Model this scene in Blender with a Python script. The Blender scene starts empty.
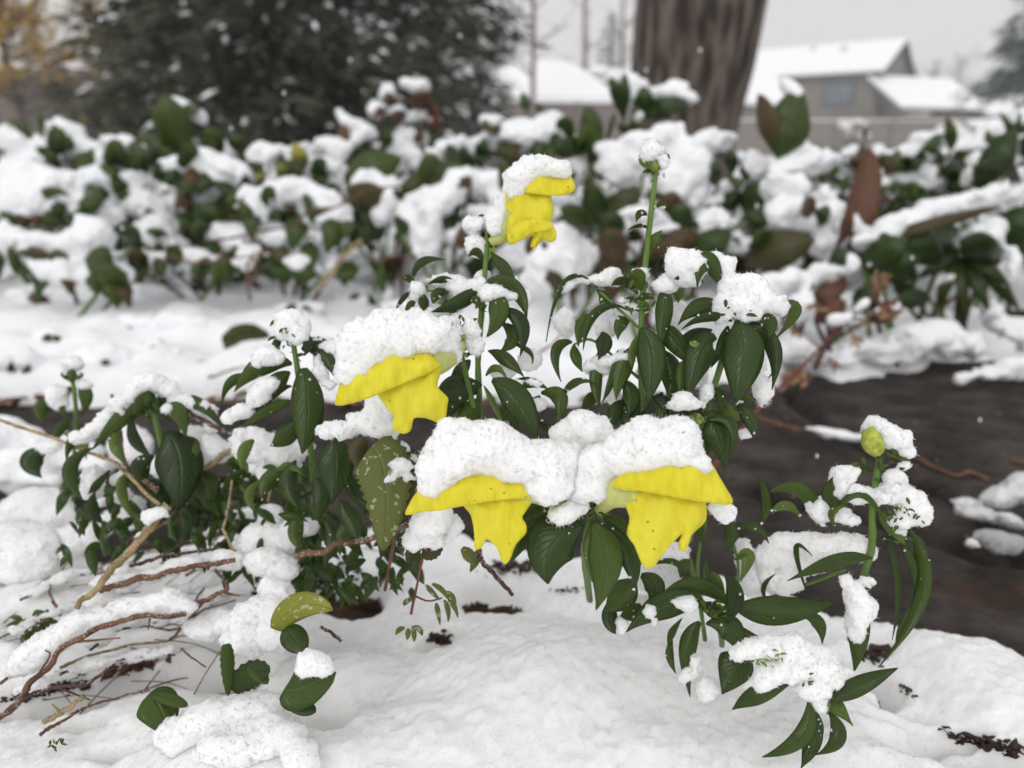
import bpy, math, random
import numpy as np
from mathutils import Vector
from mathutils.geometry import delaunay_2d_cdt
random.seed(7); rng = np.random.default_rng(7)
scene = bpy.context.scene
C = scene.collection

# ------------------------------------------------------------------ camera, world, sun, exposure
CAM_H, PITCH, F = 0.30, math.radians(17.55), 739.56
cam_d = bpy.data.cameras.new('camera'); cam = bpy.data.objects.new('camera', cam_d); C.objects.link(cam)
cam.location = (0, 0, CAM_H); cam.rotation_euler = (math.pi/2 - PITCH, 0, 0)
cam_d.lens = 26; cam_d.sensor_width = 36; cam_d.clip_start = 0.01; cam_d.clip_end = 1500
cam_d.dof.use_dof = True; cam_d.dof.focus_distance = 0.30; cam_d.dof.aperture_fstop = 7.0; cam_d.dof.aperture_blades = 0
scene.camera = cam
wd = bpy.data.worlds.new('World'); scene.world = wd; wd.use_nodes = True
nt = wd.node_tree; bg = nt.nodes['Background']
sky = nt.nodes.new('ShaderNodeTexSky'); sky.sky_type = 'NISHITA'; sky.sun_disc = False
sky.sun_elevation = math.radians(42); sky.sun_rotation = math.radians(200); sky.dust_density = 4
hs = nt.nodes.new('ShaderNodeHueSaturation'); hs.inputs['Saturation'].default_value = 0.15; hs.inputs['Value'].default_value = 1.0
nt.links.new(sky.outputs[0], hs.inputs['Color'])
tc = nt.nodes.new('ShaderNodeTexCoord'); sp = nt.nodes.new('ShaderNodeSeparateXYZ'); nt.links.new(tc.outputs['Generated'], sp.inputs[0])
cr = nt.nodes.new('ShaderNodeValToRGB'); nt.links.new(sp.outputs['Z'], cr.inputs[0])
cr.color_ramp.elements[0].position = 0.22; cr.color_ramp.elements[0].color = (7.6, 7.55, 7.55, 1)
cr.color_ramp.elements[1].position = 0.9; cr.color_ramp.elements[1].color = (9.6, 9.6, 9.7, 1)
mx = nt.nodes.new('ShaderNodeMix'); mx.data_type = 'RGBA'; mx.inputs[0].default_value = 0.92
nt.links.new(hs.outputs[0], mx.inputs[6]); nt.links.new(cr.outputs[0], mx.inputs[7])
# the overcast is brighter on the side behind the viewer
ym = nt.nodes.new('ShaderNodeMapRange'); ym.inputs['From Min'].default_value = .15; ym.inputs['From Max'].default_value = -.9; ym.inputs['To Min'].default_value = 1.0; ym.inputs['To Max'].default_value = 1.5
nt.links.new(sp.outputs['Y'], ym.inputs['Value']); vm = nt.nodes.new('ShaderNodeVectorMath'); vm.operation = 'SCALE'
nt.links.new(mx.outputs[2], vm.inputs[0]); nt.links.new(ym.outputs[0], vm.inputs['Scale']); nt.links.new(vm.outputs[0], bg.inputs[0]); bg.inputs[1].default_value = 0.10
sd = bpy.data.lights.new('sun', 'SUN'); sd.energy = 0.55; sd.angle = math.radians(25); sd.color = (1, .98, .95)
sun = bpy.data.objects.new('sun', sd); C.objects.link(sun); sun.rotation_euler = (math.radians(48), 0, math.radians(-20))
scene.view_settings.view_transform = 'Standard'; scene.view_settings.look = 'None'
scene.view_settings.exposure = -0.07; scene.view_settings.gamma = 1
scene.cycles.max_bounces = 12; scene.cycles.diffuse_bounces = 9; scene.cycles.transmission_bounces = 4
scene.cycles.use_denoising = True
try: scene.cycles.denoiser = 'OPENIMAGEDENOISE'
except Exception: pass

# ------------------------------------------------------------------ geometry of the view: a pixel and a depth give a real place
CAMP = np.array([0, 0, CAM_H]); FW = np.array([0, math.cos(PITCH), -math.sin(PITCH)])
UP = np.array([0, math.sin(PITCH), math.cos(PITCH)]); RT = np.array([1., 0, 0])
def P(px, py, D): return CAMP + D*(FW + RT*(px-512)/F - UP*(py-384)/F)
def ray(px, py): return FW + RT*(px-512)/F - UP*(py-384)/F
def G(px, py, z=0.0):
    r = ray(px, py); return CAMP + r*((z-CAM_H)/r[2])
def W(px, py, Y):
    r = ray(px, py); return CAMP + r*(Y/r[1])

# ------------------------------------------------------------------ materials
MATS = {}
def newmat(name):
    m = bpy.data.materials.new(name); m.use_nodes = True; MATS[name] = m
    return m, m.node_tree, m.node_tree.nodes['Principled BSDF']
def N(t, kind, **kw):
    n = t.nodes.new(kind)
    for k, v in kw.items():
        if k in n.inputs.keys(): n.inputs[k].default_value = v
        else: setattr(n, k, v)
    return n
def simple(name, col, rough=.7, noise=.25, scale=8, col2=None, bump=0, bscale=None, spec=.3, space='Object'):
    m, t, b = newmat(name)
    b.inputs['Roughness'].default_value = rough; b.inputs['Specular IOR Level'].default_value = spec
    tcn = N(t, 'ShaderNodeTexCoord'); nz = N(t, 'ShaderNodeTexNoise', Scale=scale, Detail=6.0)
    t.links.new(tcn.outputs[space], nz.inputs['Vector'])
    r = N(t, 'ShaderNodeValToRGB'); r.color_ramp.elements[0].position = .3; r.color_ramp.elements[1].position = .7
    c2 = col2 or tuple(c*(1+noise) for c in col)
    c1 = tuple(c*(1-noise) for c in col) if col2 is None else col
    r.color_ramp.elements[0].color = (*c1, 1); r.color_ramp.elements[1].color = (*c2, 1)
    t.links.new(nz.outputs[0], r.inputs[0]); t.links.new(r.outputs[0], b.inputs['Base Color'])
    if bump:
        n2 = N(t, 'ShaderNodeTexNoise', Scale=bscale or scale*3, Detail=8.0); t.links.new(tcn.outputs[space], n2.inputs['Vector'])
        bp = N(t, 'ShaderNodeBump', Strength=1.0, Distance=bump); t.links.new(n2.outputs[0], bp.inputs['Height'])
        t.links.new(bp.outputs[0], b.inputs['Normal'])
    return m
def snowmat(name, bump, bscale, sss=True, tint=(.90, .905, .92)):
    m, t, b = newmat(name)
    b.inputs['Base Color'].default_value = (*tint, 1); b.inputs['Roughness'].default_value = .75
    b.inputs['Specular IOR Level'].default_value = .25
    if sss:
        b.inputs['Subsurface Weight'].default_value = 1.0; b.inputs['Subsurface Scale'].default_value = .008
        b.inputs['Subsurface Radius'].default_value = (1, .95, .9)
    if bump:
        tcn = N(t, 'ShaderNodeTexCoord'); nz = N(t, 'ShaderNodeTexNoise', Scale=bscale, Detail=3.0, Roughness=.7)
        t.links.new(tcn.outputs['Object'], nz.inputs['Vector'])
        bp = N(t, 'ShaderNodeBump', Strength=1.0, Distance=bump); t.links.new(nz.outputs[0], bp.inputs['Height'])
        t.links.new(bp.outputs[0], b.inputs['Normal'])
    return m
SNOW_NEAR = snowmat('snow_near', .0004, 1100, tint=(.975, .97, .955))
SNOW_BED = snowmat('snow_bed', .004, 90, False)
m, t, b = newmat('snow_grains'); df = N(t, 'ShaderNodeBsdfDiffuse'); df.inputs[0].default_value = (.95, .95, .955, 1); tl = N(t, 'ShaderNodeBsdfTranslucent'); tl.inputs[0].default_value = (.95, .95, .955, 1)
ms = N(t, 'ShaderNodeMixShader'); ms.inputs[0].default_value = .6; t.links.new(df.outputs[0], ms.inputs[1]); t.links.new(tl.outputs[0], ms.inputs[2]); t.links.new(ms.outputs[0], [n for n in t.nodes if n.type == 'OUTPUT_MATERIAL'][0].inputs[0]); GRAIN = m
SNOW_FAR = snowmat('snow_far', .0, 1, False)
def leafmat(name, c1, c2, vein, rough=.30, speck=None, gloss=.4):
    m, t, b = newmat(name)
    uv = N(t, 'ShaderNodeUVMap'); s = N(t, 'ShaderNodeSeparateXYZ'); t.links.new(uv.outputs[0], s.inputs[0])
    def M(op, a, b_=None):
        n = N(t, 'ShaderNodeMath', operation=op)
        for i, v in enumerate((a, b_)):
            if v is None: continue
            if hasattr(v, 'links'): t.links.new(v, n.inputs[i])
            else: n.inputs[i].default_value = v
        return n.outputs[0]
    au = M('ABSOLUTE', M('SUBTRACT', s.outputs['X'], .5))
    mid = M('SUBTRACT', 1.0, M('MULTIPLY', au, 26.0)); mid = M('MAXIMUM', mid, 0.0)
    ph = M('SUBTRACT', M('MULTIPLY', s.outputs['Y'], 52.0), M('MULTIPLY', au, 40.0))
    sv = M('POWER', M('MAXIMUM', M('SINE', ph), 0.0), 6.0)
    tcn = N(t, 'ShaderNodeTexCoord'); nz = N(t, 'ShaderNodeTexNoise', Scale=120.0, Detail=5.0); t.links.new(tcn.outputs['Object'], nz.inputs[0])
    oi = N(t, 'ShaderNodeObjectInfo')
    f = M('ADD', M('MULTIPLY', nz.outputs[0], .7), M('MULTIPLY', oi.outputs['Random'], .55)); f = M('SUBTRACT', f, .12)
    mxn = N(t, 'ShaderNodeMix', data_type='RGBA'); t.links.new(f, mxn.inputs[0]); mxn.clamp_factor = True
    mxn.inputs[6].default_value = (*c1, 1); mxn.inputs[7].default_value = (*c2, 1)
    m2 = N(t, 'ShaderNodeMix', data_type='RGBA'); t.links.new(M('MAXIMUM', M('MULTIPLY', mid, .4), M('MULTIPLY', sv, .05)), m2.inputs[0])
    t.links.new(mxn.outputs[2], m2.inputs[6]); m2.inputs[7].default_value = (*vein, 1)
    last = m2
    if speck:
        n3 = N(t, 'ShaderNodeTexNoise', Scale=330.0, Detail=2.0); t.links.new(tcn.outputs['Object'], n3.inputs[0])
        m3 = N(t, 'ShaderNodeMix', data_type='RGBA'); t.links.new(M('MULTIPLY', M('GREATER_THAN', n3.outputs[0], .62), .7), m3.inputs[0])
        t.links.new(m2.outputs[2], m3.inputs[6]); m3.inputs[7].default_value = (*speck, 1); last = m3
    t.links.new(last.outputs[2], b.inputs['Base Color'])
    bp = N(t, 'ShaderNodeBump', Strength=.8, Distance=.0006)
    t.links.new(M('ADD', M('ADD', M('MULTIPLY', mid, -.8), M('MULTIPLY', sv, -.25)), nz.outputs[0]), bp.inputs['Height'])
    t.links.new(bp.outputs[0], b.inputs['Normal'])
    b.inputs['Roughness'].default_value = rough; b.inputs['Specular IOR Level'].default_value = gloss
    tr = N(t, 'ShaderNodeBsdfTranslucent'); g = N(t, 'ShaderNodeMix', data_type='RGBA', blend_type='MULTIPLY'); g.inputs[0].default_value = 1
    t.links.new(last.outputs[2], g.inputs[6]); g.inputs[7].default_value = (1.8, 1.9, .7, 1)
    t.links.new(g.outputs[2], tr.inputs[0])
    ms = N(t, 'ShaderNodeMixShader'); ms.inputs[0].default_value = .22
    out = [n for n in t.nodes if n.type == 'OUTPUT_MATERIAL'][0]
    t.links.new(b.outputs[0], ms.inputs[1]); t.links.new(tr.outputs[0], ms.inputs[2]); t.links.new(ms.outputs[0], out.inputs[0])
    return m
LEAF = leafmat('leaf_green', (.018, .040, .003), (.066, .112, .008), (.17, .24, .05))
LEAFD = leafmat('leaf_dark', (.009, .024, .002), (.040, .078, .007), (.09, .15, .03))
LEAFL = leafmat('leaf_light', (.075, .125, .014), (.13, .19, .03), (.25, .30, .10))
LEAFY = leafmat('leaf_yellowing', (.16, .20, .02), (.38, .33, .04), (.42, .42, .12), speck=(.5, .5, .3))
LEAFO = leafmat('leaf_olive', (.10, .12, .025), (.17, .18, .045), (.24, .26, .10), rough=.6, speck=(.42, .46, .3))
LEAFB = leafmat('leaf_brown', (.085, .032, .018), (.15, .065, .035), (.2, .11, .07), rough=.5)
LEAFM = leafmat('leaf_mottled', (.030, .055, .012), (.11, .045, .016), (.14, .12, .05), rough=.4)
BEDG = leafmat('bed_leaf_green', (.024, .048, .004), (.060, .090, .010), (.10, .15, .05), rough=.4)
STEM = simple('stem_green', (.10, .17, .035), .5, .3, 60)
STEMR = simple('stem_reddish', (.17, .045, .035), .6, .35, 90)
TAN = simple('dry_stalk', (.30, .22, .11), .75, .45, 160, bump=.0006, bscale=500)
TWIG = simple('twig_brown', (.15, .075, .045), .75, .55, 120, bump=.0008, bscale=420)
TWIGD = simple('twig_dark', (.07, .035, .03), .7, .4, 120, bump=.0008, bscale=420)
BUD = simple('bud_green', (.17, .24, .05), .55, .5, 300, bump=.0004, bscale=900)
BUDY = simple('bud_yellow_green', (.38, .42, .07), .55, .4, 400, bump=.0006, bscale=900)
def petalmat():
    m, t, b = newmat('petal_yellow')
    tcn = N(t, 'ShaderNodeTexCoord'); nz = N(t, 'ShaderNodeTexNoise', Scale=60.0, Detail=5.0); t.links.new(tcn.outputs['Object'], nz.inputs[0])
    r = N(t, 'ShaderNodeValToRGB'); r.color_ramp.elements[0].position = .3; r.color_ramp.elements[1].position = .75
    r.color_ramp.elements[0].color = (.84, .75, .03, 1); r.color_ramp.elements[1].color = (.88, .82, .07, 1)
    t.links.new(nz.outputs[0], r.inputs[0])
    v = N(t, 'ShaderNodeTexVoronoi', Scale=170.0); t.links.new(tcn.outputs['Object'], v.inputs[0])
    lt = N(t, 'ShaderNodeMath', operation='LESS_THAN'); t.links.new(v.outputs['Distance'], lt.inputs[0]); lt.inputs[1].default_value = .075
    m3 = N(t, 'ShaderNodeMix', data_type='RGBA'); t.links.new(lt.outputs[0], m3.inputs[0]); t.links.new(r.outputs[0], m3.inputs[6]); m3.inputs[7].default_value = (.35, .27, .03, 1)
    t.links.new(m3.outputs[2], b.inputs['Base Color']); b.inputs['Roughness'].default_value = .5; b.inputs['Specular IOR Level'].default_value = .35
    mpp = N(t, 'ShaderNodeMapping'); mpp.inputs['Scale'].default_value = (5.5, 1, 1); mpp.inputs['Rotation'].default_value = (0, .25, 0); t.links.new(tcn.outputs['Object'], mpp.inputs[0])
    w = N(t, 'ShaderNodeTexNoise', Scale=110.0, Detail=5.0, Roughness=.6); t.links.new(mpp.outputs[0], w.inputs[0])
    mw = N(t, 'ShaderNodeMix', data_type='RGBA', blend_type='MULTIPLY'); mw.inputs[0].default_value = .28; rw = N(t, 'ShaderNodeValToRGB'); rw.color_ramp.elements[0].position = .35; rw.color_ramp.elements[0].color = (.82, .74, .35, 1); rw.color_ramp.elements[1].position = .6; rw.color_ramp.elements[1].color = (1, 1, 1, 1)
    t.links.new(w.outputs[0], rw.inputs[0]); t.links.new(m3.outputs[2], mw.inputs[6]); t.links.new(rw.outputs[0], mw.inputs[7]); t.links.new(mw.outputs[2], b.inputs['Base Color']); m3 = mw
    bp = N(t, 'ShaderNodeBump', Strength=.6, Distance=.0009); t.links.new(w.outputs[0], bp.inputs['Height']); t.links.new(bp.outputs[0], b.inputs['Normal'])
    tr = N(t, 'ShaderNodeBsdfTranslucent'); t.links.new(m3.outputs[2], tr.inputs[0])
    ms = N(t, 'ShaderNodeMixShader'); ms.inputs[0].default_value = .28
    out = [n for n in t.nodes if n.type == 'OUTPUT_MATERIAL'][0]
    t.links.new(b.outputs[0], ms.inputs[1]); t.links.new(tr.outputs[0], ms.inputs[2]); t.links.new(ms.outputs[0], out.inputs[0])
    return m
PETAL = petalmat()
TUBE = simple('flower_tube', (.50, .52, .17), .55, .2, 150, bump=.0004, bscale=700)
SOIL = simple('soil', (.020, .013, .010), .9, .5, 30, col2=(.075, .042, .026), bump=.012, bscale=60)
LITTER = simple('dead_leaf', (.20, .11, .06), .8, .3, 20, col2=(.42, .27, .16), bump=.002)

# ------------------------------------------------------------------ mesh helpers
ORG = {}
def origin(o):
    while o is not None and o.parent is not None: o = o.parent
    return np.array(ORG[o.name]) if o is not None and o.name in ORG else np.zeros(3)
def obj(name, v, f, mat, parent=None, uv=None, smooth=True, org=None, grains=None):
    v = np.asarray(v, float)
    off = origin(parent) if parent is not None else (np.asarray(org, float) if org is not None else np.zeros(3))
    me = bpy.data.meshes.new(name)
    if isinstance(f, np.ndarray):
        k = f.shape[1]; me.vertices.add(len(v)); me.vertices.foreach_set('co', (v-off).astype(np.float32).ravel())
        me.loops.add(f.size); me.loops.foreach_set('vertex_index', f.astype(np.int32).ravel())
        me.polygons.add(len(f)); me.polygons.foreach_set('loop_start', (np.arange(len(f))*k).astype(np.int32))
        me.update(calc_edges=True)
    else:
        me.from_pydata([tuple(x) for x in (v-off)], [], f); me.update()
    if smooth: me.polygons.foreach_set('use_smooth', np.ones(len(me.polygons), bool))
    if uv is not None:
        l = me.uv_layers.new(name='UVMap'); li = np.zeros(len(me.loops), np.int32); me.loops.foreach_get('vertex_index', li)
        l.data.foreach_set('uv', np.asarray(uv, np.float32)[li].ravel())
    me.materials.append(mat)
    if grains is not None: me.materials.append(GRAIN); mi = np.zeros(len(me.polygons), np.int32); mi[grains:] = 1; me.polygons.foreach_set('material_index', mi); sm = np.ones(len(me.polygons), bool); sm[grains:] = False; me.polygons.foreach_set('use_smooth', sm)
    o = bpy.data.objects.new(name, me); C.objects.link(o)
    if parent is not None: o.parent = parent
    else:
        o.location = off; ORG[o.name] = tuple(off)
    return o
def thing(name, label, cat, loc, group=None):
    o = bpy.data.objects.new(name, None); C.objects.link(o); o.location = tuple(loc); o.empty_display_size = .02
    ORG[o.name] = tuple(loc); o['label'] = label; o['category'] = cat
    if group: o['group'] = group
    return o
def tag(o, label, cat, group=None, kind=None):
    if label: o['label'] = label
    if cat: o['category'] = cat
    if group: o['group'] = group
    if kind: o['kind'] = kind
    return o
def struct(o): o['kind'] = 'structure'; return o
def catmull(pts, n):
    pts = np.asarray(pts, float)
    if len(pts) == 2: return pts[0] + np.linspace(0, 1, n)[:, None]*(pts[1]-pts[0])
    p = np.vstack([2*pts[0]-pts[1], pts, 2*pts[-1]-pts[-2]]); out = []
    k = len(pts)-1; ts = np.linspace(0, k, n)
    for t in ts:
        i = min(int(t), k-1); u = t-i; a, b, c, d = p[i], p[i+1], p[i+2], p[i+3]
        out.append(.5*((2*b)+(-a+c)*u+(2*a-5*b+4*c-d)*u*u+(-a+3*b-3*c+d)*u**3))
    return np.array(out)
def tube_vf(pts, rad, n=14, m=8, rough=0):
    c = catmull(pts, n); r = np.interp(np.linspace(0, 1, n), np.linspace(0, 1, len(rad)), rad)
    V = []; T = np.gradient(c, axis=0); T /= np.linalg.norm(T, axis=1)[:, None]+1e-12
    a0 = np.cross(T[0], [0.3, .5, .8]); a0 /= np.linalg.norm(a0)
    for i in range(n):
        a0 = a0 - T[i]*np.dot(a0, T[i]); a0 /= np.linalg.norm(a0); b0 = np.cross(T[i], a0)
        for j in range(m):
            th = 2*math.pi*j/m; rr = r[i]*(1+rough*(random.random()-.5))
            V.append(c[i]+rr*(math.cos(th)*a0+math.sin(th)*b0))
    Fc = [(i*m+j, i*m+(j+1) % m, (i+1)*m+(j+1) % m, (i+1)*m+j) for i in range(n-1) for j in range(m)]
    Fc.append(tuple(range(m))[::-1]); Fc.append(tuple((n-1)*m+j for j in range(m)))
    return V, Fc
def tube(name, pts, rad, mat, parent=None, n=14, m=8, rough=0, org=None):
    v, f = tube_vf(pts, rad, n, m, rough); return obj(name, v, f, mat, parent, org=org)
def merge(parts):
    V = []; Fs = []; k = 0
    for v, f in parts:
        V += [tuple(x) for x in v]; Fs += [tuple(i+k for i in q) for q in f]; k += len(v)
    return V, Fs
def ptube(name, pxs, rpx, mat, parent, n=14, rough=.25):
    """pxs: (px,py,D) points, rpx: pixel radii"""
    pts = [P(*p) for p in pxs]
    if not isinstance(rpx, (list, tuple)): rpx = [rpx]*2
    D = np.mean([p[2] for p in pxs]); return tube(name, pts, [r*D/F for r in rpx], mat, parent, n=n, rough=rough)
# leaf: a bent folded blade along base-mid-tip
def leaf_vf(p0, pm, p1, w, twist=0, fold=.35, prof=(.85, .8), teeth=0, view=None, nt_=15, nw=7, wav=.06):
    p0, pm, p1 = map(lambda a: np.asarray(a, float), (p0, pm, p1)); ctrl = 2*pm-.5*(p0+p1)
    V = []; UV = []; a = math.radians(twist); ph = random.random()*6
    for i in range(nt_):
        t = i/(nt_-1); c = (1-t)**2*p0+2*t*(1-t)*ctrl+t*t*p1
        T = 2*(1-t)*(ctrl-p0)+2*t*(p1-ctrl); T /= np.linalg.norm(T)+1e-9
        Vd = (c-CAMP) if view is None else np.asarray(view, float); Vd = Vd/np.linalg.norm(Vd)
        S = np.cross(T, Vd)
        if np.linalg.norm(S) < 1e-3: S = np.cross(T, [0, 0, 1])
        S /= np.linalg.norm(S); Nn = np.cross(S, T)
        s = math.cos(a)*S+math.sin(a)*Nn; n_ = np.cross(s, T)
        hw = .5*w*max(0, math.sin(math.pi*min(1, (t*.965+.035)**prof[0])))**prof[1]
        if t > .999: hw = w*.01
        if teeth and 0 < i < nt_-1: hw *= 1+(.09 if i % 2 else -.07)
        for j in range(nw):
            u = j/(nw-1)*2-1
            q = c+s*u*hw+n_*hw*(fold*(abs(u)**1.5)+wav*math.sin(t*9+ph+u*1.5)*abs(u))
            V.append(q); UV.append((u/2+.5, t))
    Fc = [(i*nw+j, i*nw+j+1, (i+1)*nw+j+1, (i+1)*nw+j) for i in range(nt_-1) for j in range(nw-1)]
    return V, Fc, UV
def thick(o, t):
    m = o.modifiers.new('thickness', 'SOLIDIFY'); m.thickness = t; m.offset = 0; return o
def leaf(par, x0, y0, xm, ym, x1, y1, w, D0, D1=None, tw=0, mat=None, name='leaf', th=None, **kw):
    D1 = D0 if D1 is None else D1
    if par is PLANT.get('cur') and D0 < .6: pass
    Dm = .5*(D0+D1)-.02*abs(D0) * (1 if kw.pop('arch', 1) else 0)
    w_m = w*D0/F
    v, f, uv = leaf_vf(P(x0, y0, D0), P(xm, ym, Dm), P(x1, y1, D1), w_m, twist=tw, **kw)
    o = obj(name, v, f, mat or LEAF, par, uv=uv); thick(o, th or (.0005 if D0 < .6 else .0012)); return o
PLANT = {}

# ------------------------------------------------------------------ noise and surface nets (snow)
LAT = rng.random((64, 64, 64)).astype(np.float32)
def vnoise(x, y, z):
    xi = np.floor(x).astype(int); yi = np.floor(y).astype(int); zi = np.floor(z).astype(int)
    fx, fy, fz = x-xi, y-yi, z-zi; fx = fx*fx*(3-2*fx); fy = fy*fy*(3-2*fy); fz = fz*fz*(3-2*fz)
    g = lambda a, b, c: LAT[(xi+a) & 63, (yi+b) & 63, (zi+c) & 63]
    return (((g(0,0,0)*(1-fx)+g(1,0,0)*fx)*(1-fy)+(g(0,1,0)*(1-fx)+g(1,1,0)*fx)*fy)*(1-fz) +
            ((g(0,0,1)*(1-fx)+g(1,0,1)*fx)*(1-fy)+(g(0,1,1)*(1-fx)+g(1,1,1)*fx)*fy)*fz)*2-1
def nets(f, o, h):
    ins = f < 0; nx, ny, nz = f.shape
    c = np.zeros((nx-1, ny-1, nz-1), int)
    for a in (0, 1):
        for b in (0, 1):
            for d in (0, 1): c += ins[a:nx-1+a, b:ny-1+b, d:nz-1+d]
    cell = (c > 0) & (c < 8); idx = -np.ones(cell.shape, np.int64); I, J, K = np.nonzero(cell)
    idx[I, J, K] = np.arange(len(I)); acc = np.zeros((len(I), 3)); cnt = np.zeros(len(I))
    cs = [(a, b, d) for a in (0, 1) for b in (0, 1) for d in (0, 1)]
    for a in cs:
        for ax in range(3):
            if a[ax]: continue
            b = list(a); b[ax] = 1
            fa = f[I+a[0], J+a[1], K+a[2]]; fb = f[I+b[0], J+b[1], K+b[2]]; m = (fa < 0) != (fb < 0)
            t = np.where(m, fa/np.where(m, fa-fb, 1), 0)
            p = np.stack([np.full(len(I), a[0], float), np.full(len(I), a[1], float), np.full(len(I), a[2], float)], 1); p[:, ax] += t
            acc += p*m[:, None]; cnt += m
    V = np.stack([I, J, K], 1)+acc/np.maximum(cnt, 1)[:, None]; V = V*h+o
    Q = []
    for ax in range(3):
        s = [slice(None)]*3; s2 = [slice(None)]*3; s[ax] = slice(0, -1); s2[ax] = slice(1, None)
        e = ins[tuple(s)] != ins[tuple(s2)]; o1, o2 = [(1, 2), (2, 0), (0, 1)][ax]
        i = np.array(np.nonzero(e)); ok = (i[o1] > 0) & (i[o2] > 0) & (i[o1] < f.shape[o1]-1) & (i[o2] < f.shape[o2]-1); i = i[:, ok]
        def at(d1, d2):
            q = i.copy(); q[o1] -= d1; q[o2] -= d2; return idx[q[0], q[1], q[2]]
        q = np.stack([at(1, 1), at(0, 1), at(0, 0), at(1, 0)], 1)
        fl = ins[tuple(i)]; q[~fl] = q[~fl][:, ::-1]; Q.append(q)
    Q = np.vstack(Q); return V, Q[(Q >= 0).all(1)]
def blob_field(ells, h, k, amps):
    """ells: (center, axes(3x3 rows), radii(3))"""
    cs = np.array([e[0] for e in ells]); rm = np.array([max(e[2]) for e in ells])
    lo = (cs-rm[:, None]).min(0)-6*h; hi = (cs+rm[:, None]).max(0)+6*h
    n = np.ceil((hi-lo)/h).astype(int)+1
    X, Y, Z = [lo[i]+h*np.arange(n[i]) for i in range(3)]
    S = np.full(n, 1e-30)
    for c, A, r in ells:
        R = max(r)+8*h; a = np.maximum(((c-R-lo)/h).astype(int), 0); b = np.minimum(((c+R-lo)/h).astype(int)+2, n)
        x = X[a[0]:b[0]]-c[0]; y = Y[a[1]:b[1]]-c[1]; z = Z[a[2]:b[2]]-c[2]
        x, y, z = np.meshgrid(x, y, z, indexing='ij')
        q = sum(((x*A[i][0]+y*A[i][1]+z*A[i][2])/r[i])**2 for i in range(3))
        d = (np.sqrt(q)-1)*min(r)
        S[a[0]:b[0], a[1]:b[1], a[2]:b[2]] += np.exp(np.clip(-d*k, -60, 60))
    f = -np.log(S)/k; f = np.minimum(f, 10*h)
    x, y, z = np.meshgrid(X, Y, Z, indexing='ij')
    for amp, sc in amps:
        f += amp*vnoise(x/sc+3.3, y/sc+7.1, z/sc+1.7)
    return f, lo
def flakes(V, Q, dens, L, seed=0, cap=20000):
    """small ice grains stuck to a surface: tilted slivers, 4 faces each"""
    r = np.random.default_rng(seed); a = V[Q[:, 0]]; b = V[Q[:, 1]]; c = V[Q[:, 2]]
    n = np.cross(b-a, V[Q[:, 2]]-V[Q[:, 0]]); ar = np.linalg.norm(n, axis=1); n = n/np.maximum(ar, 1e-15)[:, None]
    d = V[Q[:, 3]]; cnt = int(min(cap, ar.sum()*dens)); w = ar/ar.sum(); k = r.choice(len(Q), cnt, p=w)
    u, v = r.random((cnt, 1)), r.random((cnt, 1)); p = (a[k]*(1-u)+b[k]*u)*(1-v)+(d[k]*(1-u)+c[k]*u)*v
    nn = n[k]+r.normal(0, .75, (cnt, 3)); nn /= np.linalg.norm(nn, axis=1)[:, None]
    s = np.cross(nn, r.normal(0, 1, (cnt, 3))); s /= np.linalg.norm(s, axis=1)[:, None]; t = np.cross(nn, s)
    l = L*np.where(r.random((cnt, 1)) < .14, 1.0+.8*r.random((cnt, 1)), .3+.35*r.random((cnt, 1))); wd_ = np.minimum(l*(.3+.25*r.random((cnt, 1))), L*.28)
    v0 = p-nn*l*.3+s*wd_; v1 = p-nn*l*.3-s*wd_*.5+t*wd_*.87; v2 = p-nn*l*.3-s*wd_*.5-t*wd_*.87; v3 = p+nn*l
    VV = np.stack([v0, v1, v2, v3], 1).reshape(-1, 3); b0 = np.arange(cnt)*4
    FF = np.concatenate([np.stack([b0, b0+1, b0+3], 1), np.stack([b0+1, b0+2, b0+3], 1), np.stack([b0+2, b0, b0+3], 1)])
    return VV, FF
def tri(Q): return np.vstack([Q[:, [0, 1, 2]], Q[:, [0, 2, 3]]])
def ell(px, py, D, rx, ry, rz=None, rot=0):
    s = D/F; c = P(px, py, D); a = math.radians(rot)
    R = math.cos(a)*RT+math.sin(a)*UP; U = -math.sin(a)*RT+math.cos(a)*UP
    return (c, (R, U, FW), (rx*s, ry*s, (rz if rz else .85*max(min(rx, ry*1.5), ry))*s))
def snow(name, es, parent=None, near=True, h=None, k=None, amps=None, mat=None, seed=0, dens=.8e6, L=.00105, org=None, cap=30000):
    """es: list of (px,py,D,rx,ry[,rz[,rot]]) lumps melted together"""
    es = [ell(*e) if not isinstance(e[0], np.ndarray) else e for e in es]
    Dm = np.mean([np.linalg.norm(e[0]-CAMP) for e in es]); near = near and Dm < .75
    h = h or (.00065 if near else max(.0028, Dm*.0018)); k = k or (1500 if near else 330)
    amps = amps or ([(.0020, .009), (.0009, .0032), (.00065, .0013)] if near else [(.009, .05), (.006, .02), (.003, .009)])
    if near: es = [(c_, A_, tuple(q*1.06 for q in r_)) for c_, A_, r_ in es]
    f, lo = blob_field(es, h, k, amps); V, Q = nets(f, lo, h)
    T = tri(Q); a_, b_, c_ = V[T[:, 0]], V[T[:, 1]], V[T[:, 2]]
    if (np.cross(b_-a_, c_-a_)*(a_+b_+c_-3*V.mean(0))).sum() < 0: Q = Q[:, ::-1]; T = T[:, ::-1]
    ng = len(T) if near else None
    if near:
        fv, ff = flakes(V, Q, dens, L, seed, cap)
    o = obj(name, V, T, mat or (SNOW_NEAR if near else SNOW_BED), parent, org=org if org is not None else V.mean(0))
    if near: obj('ice_grains', fv, ff, GRAIN, o, smooth=False)['kind'] = 'stuff'   # loose crystals standing on the surface
    return o
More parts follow.
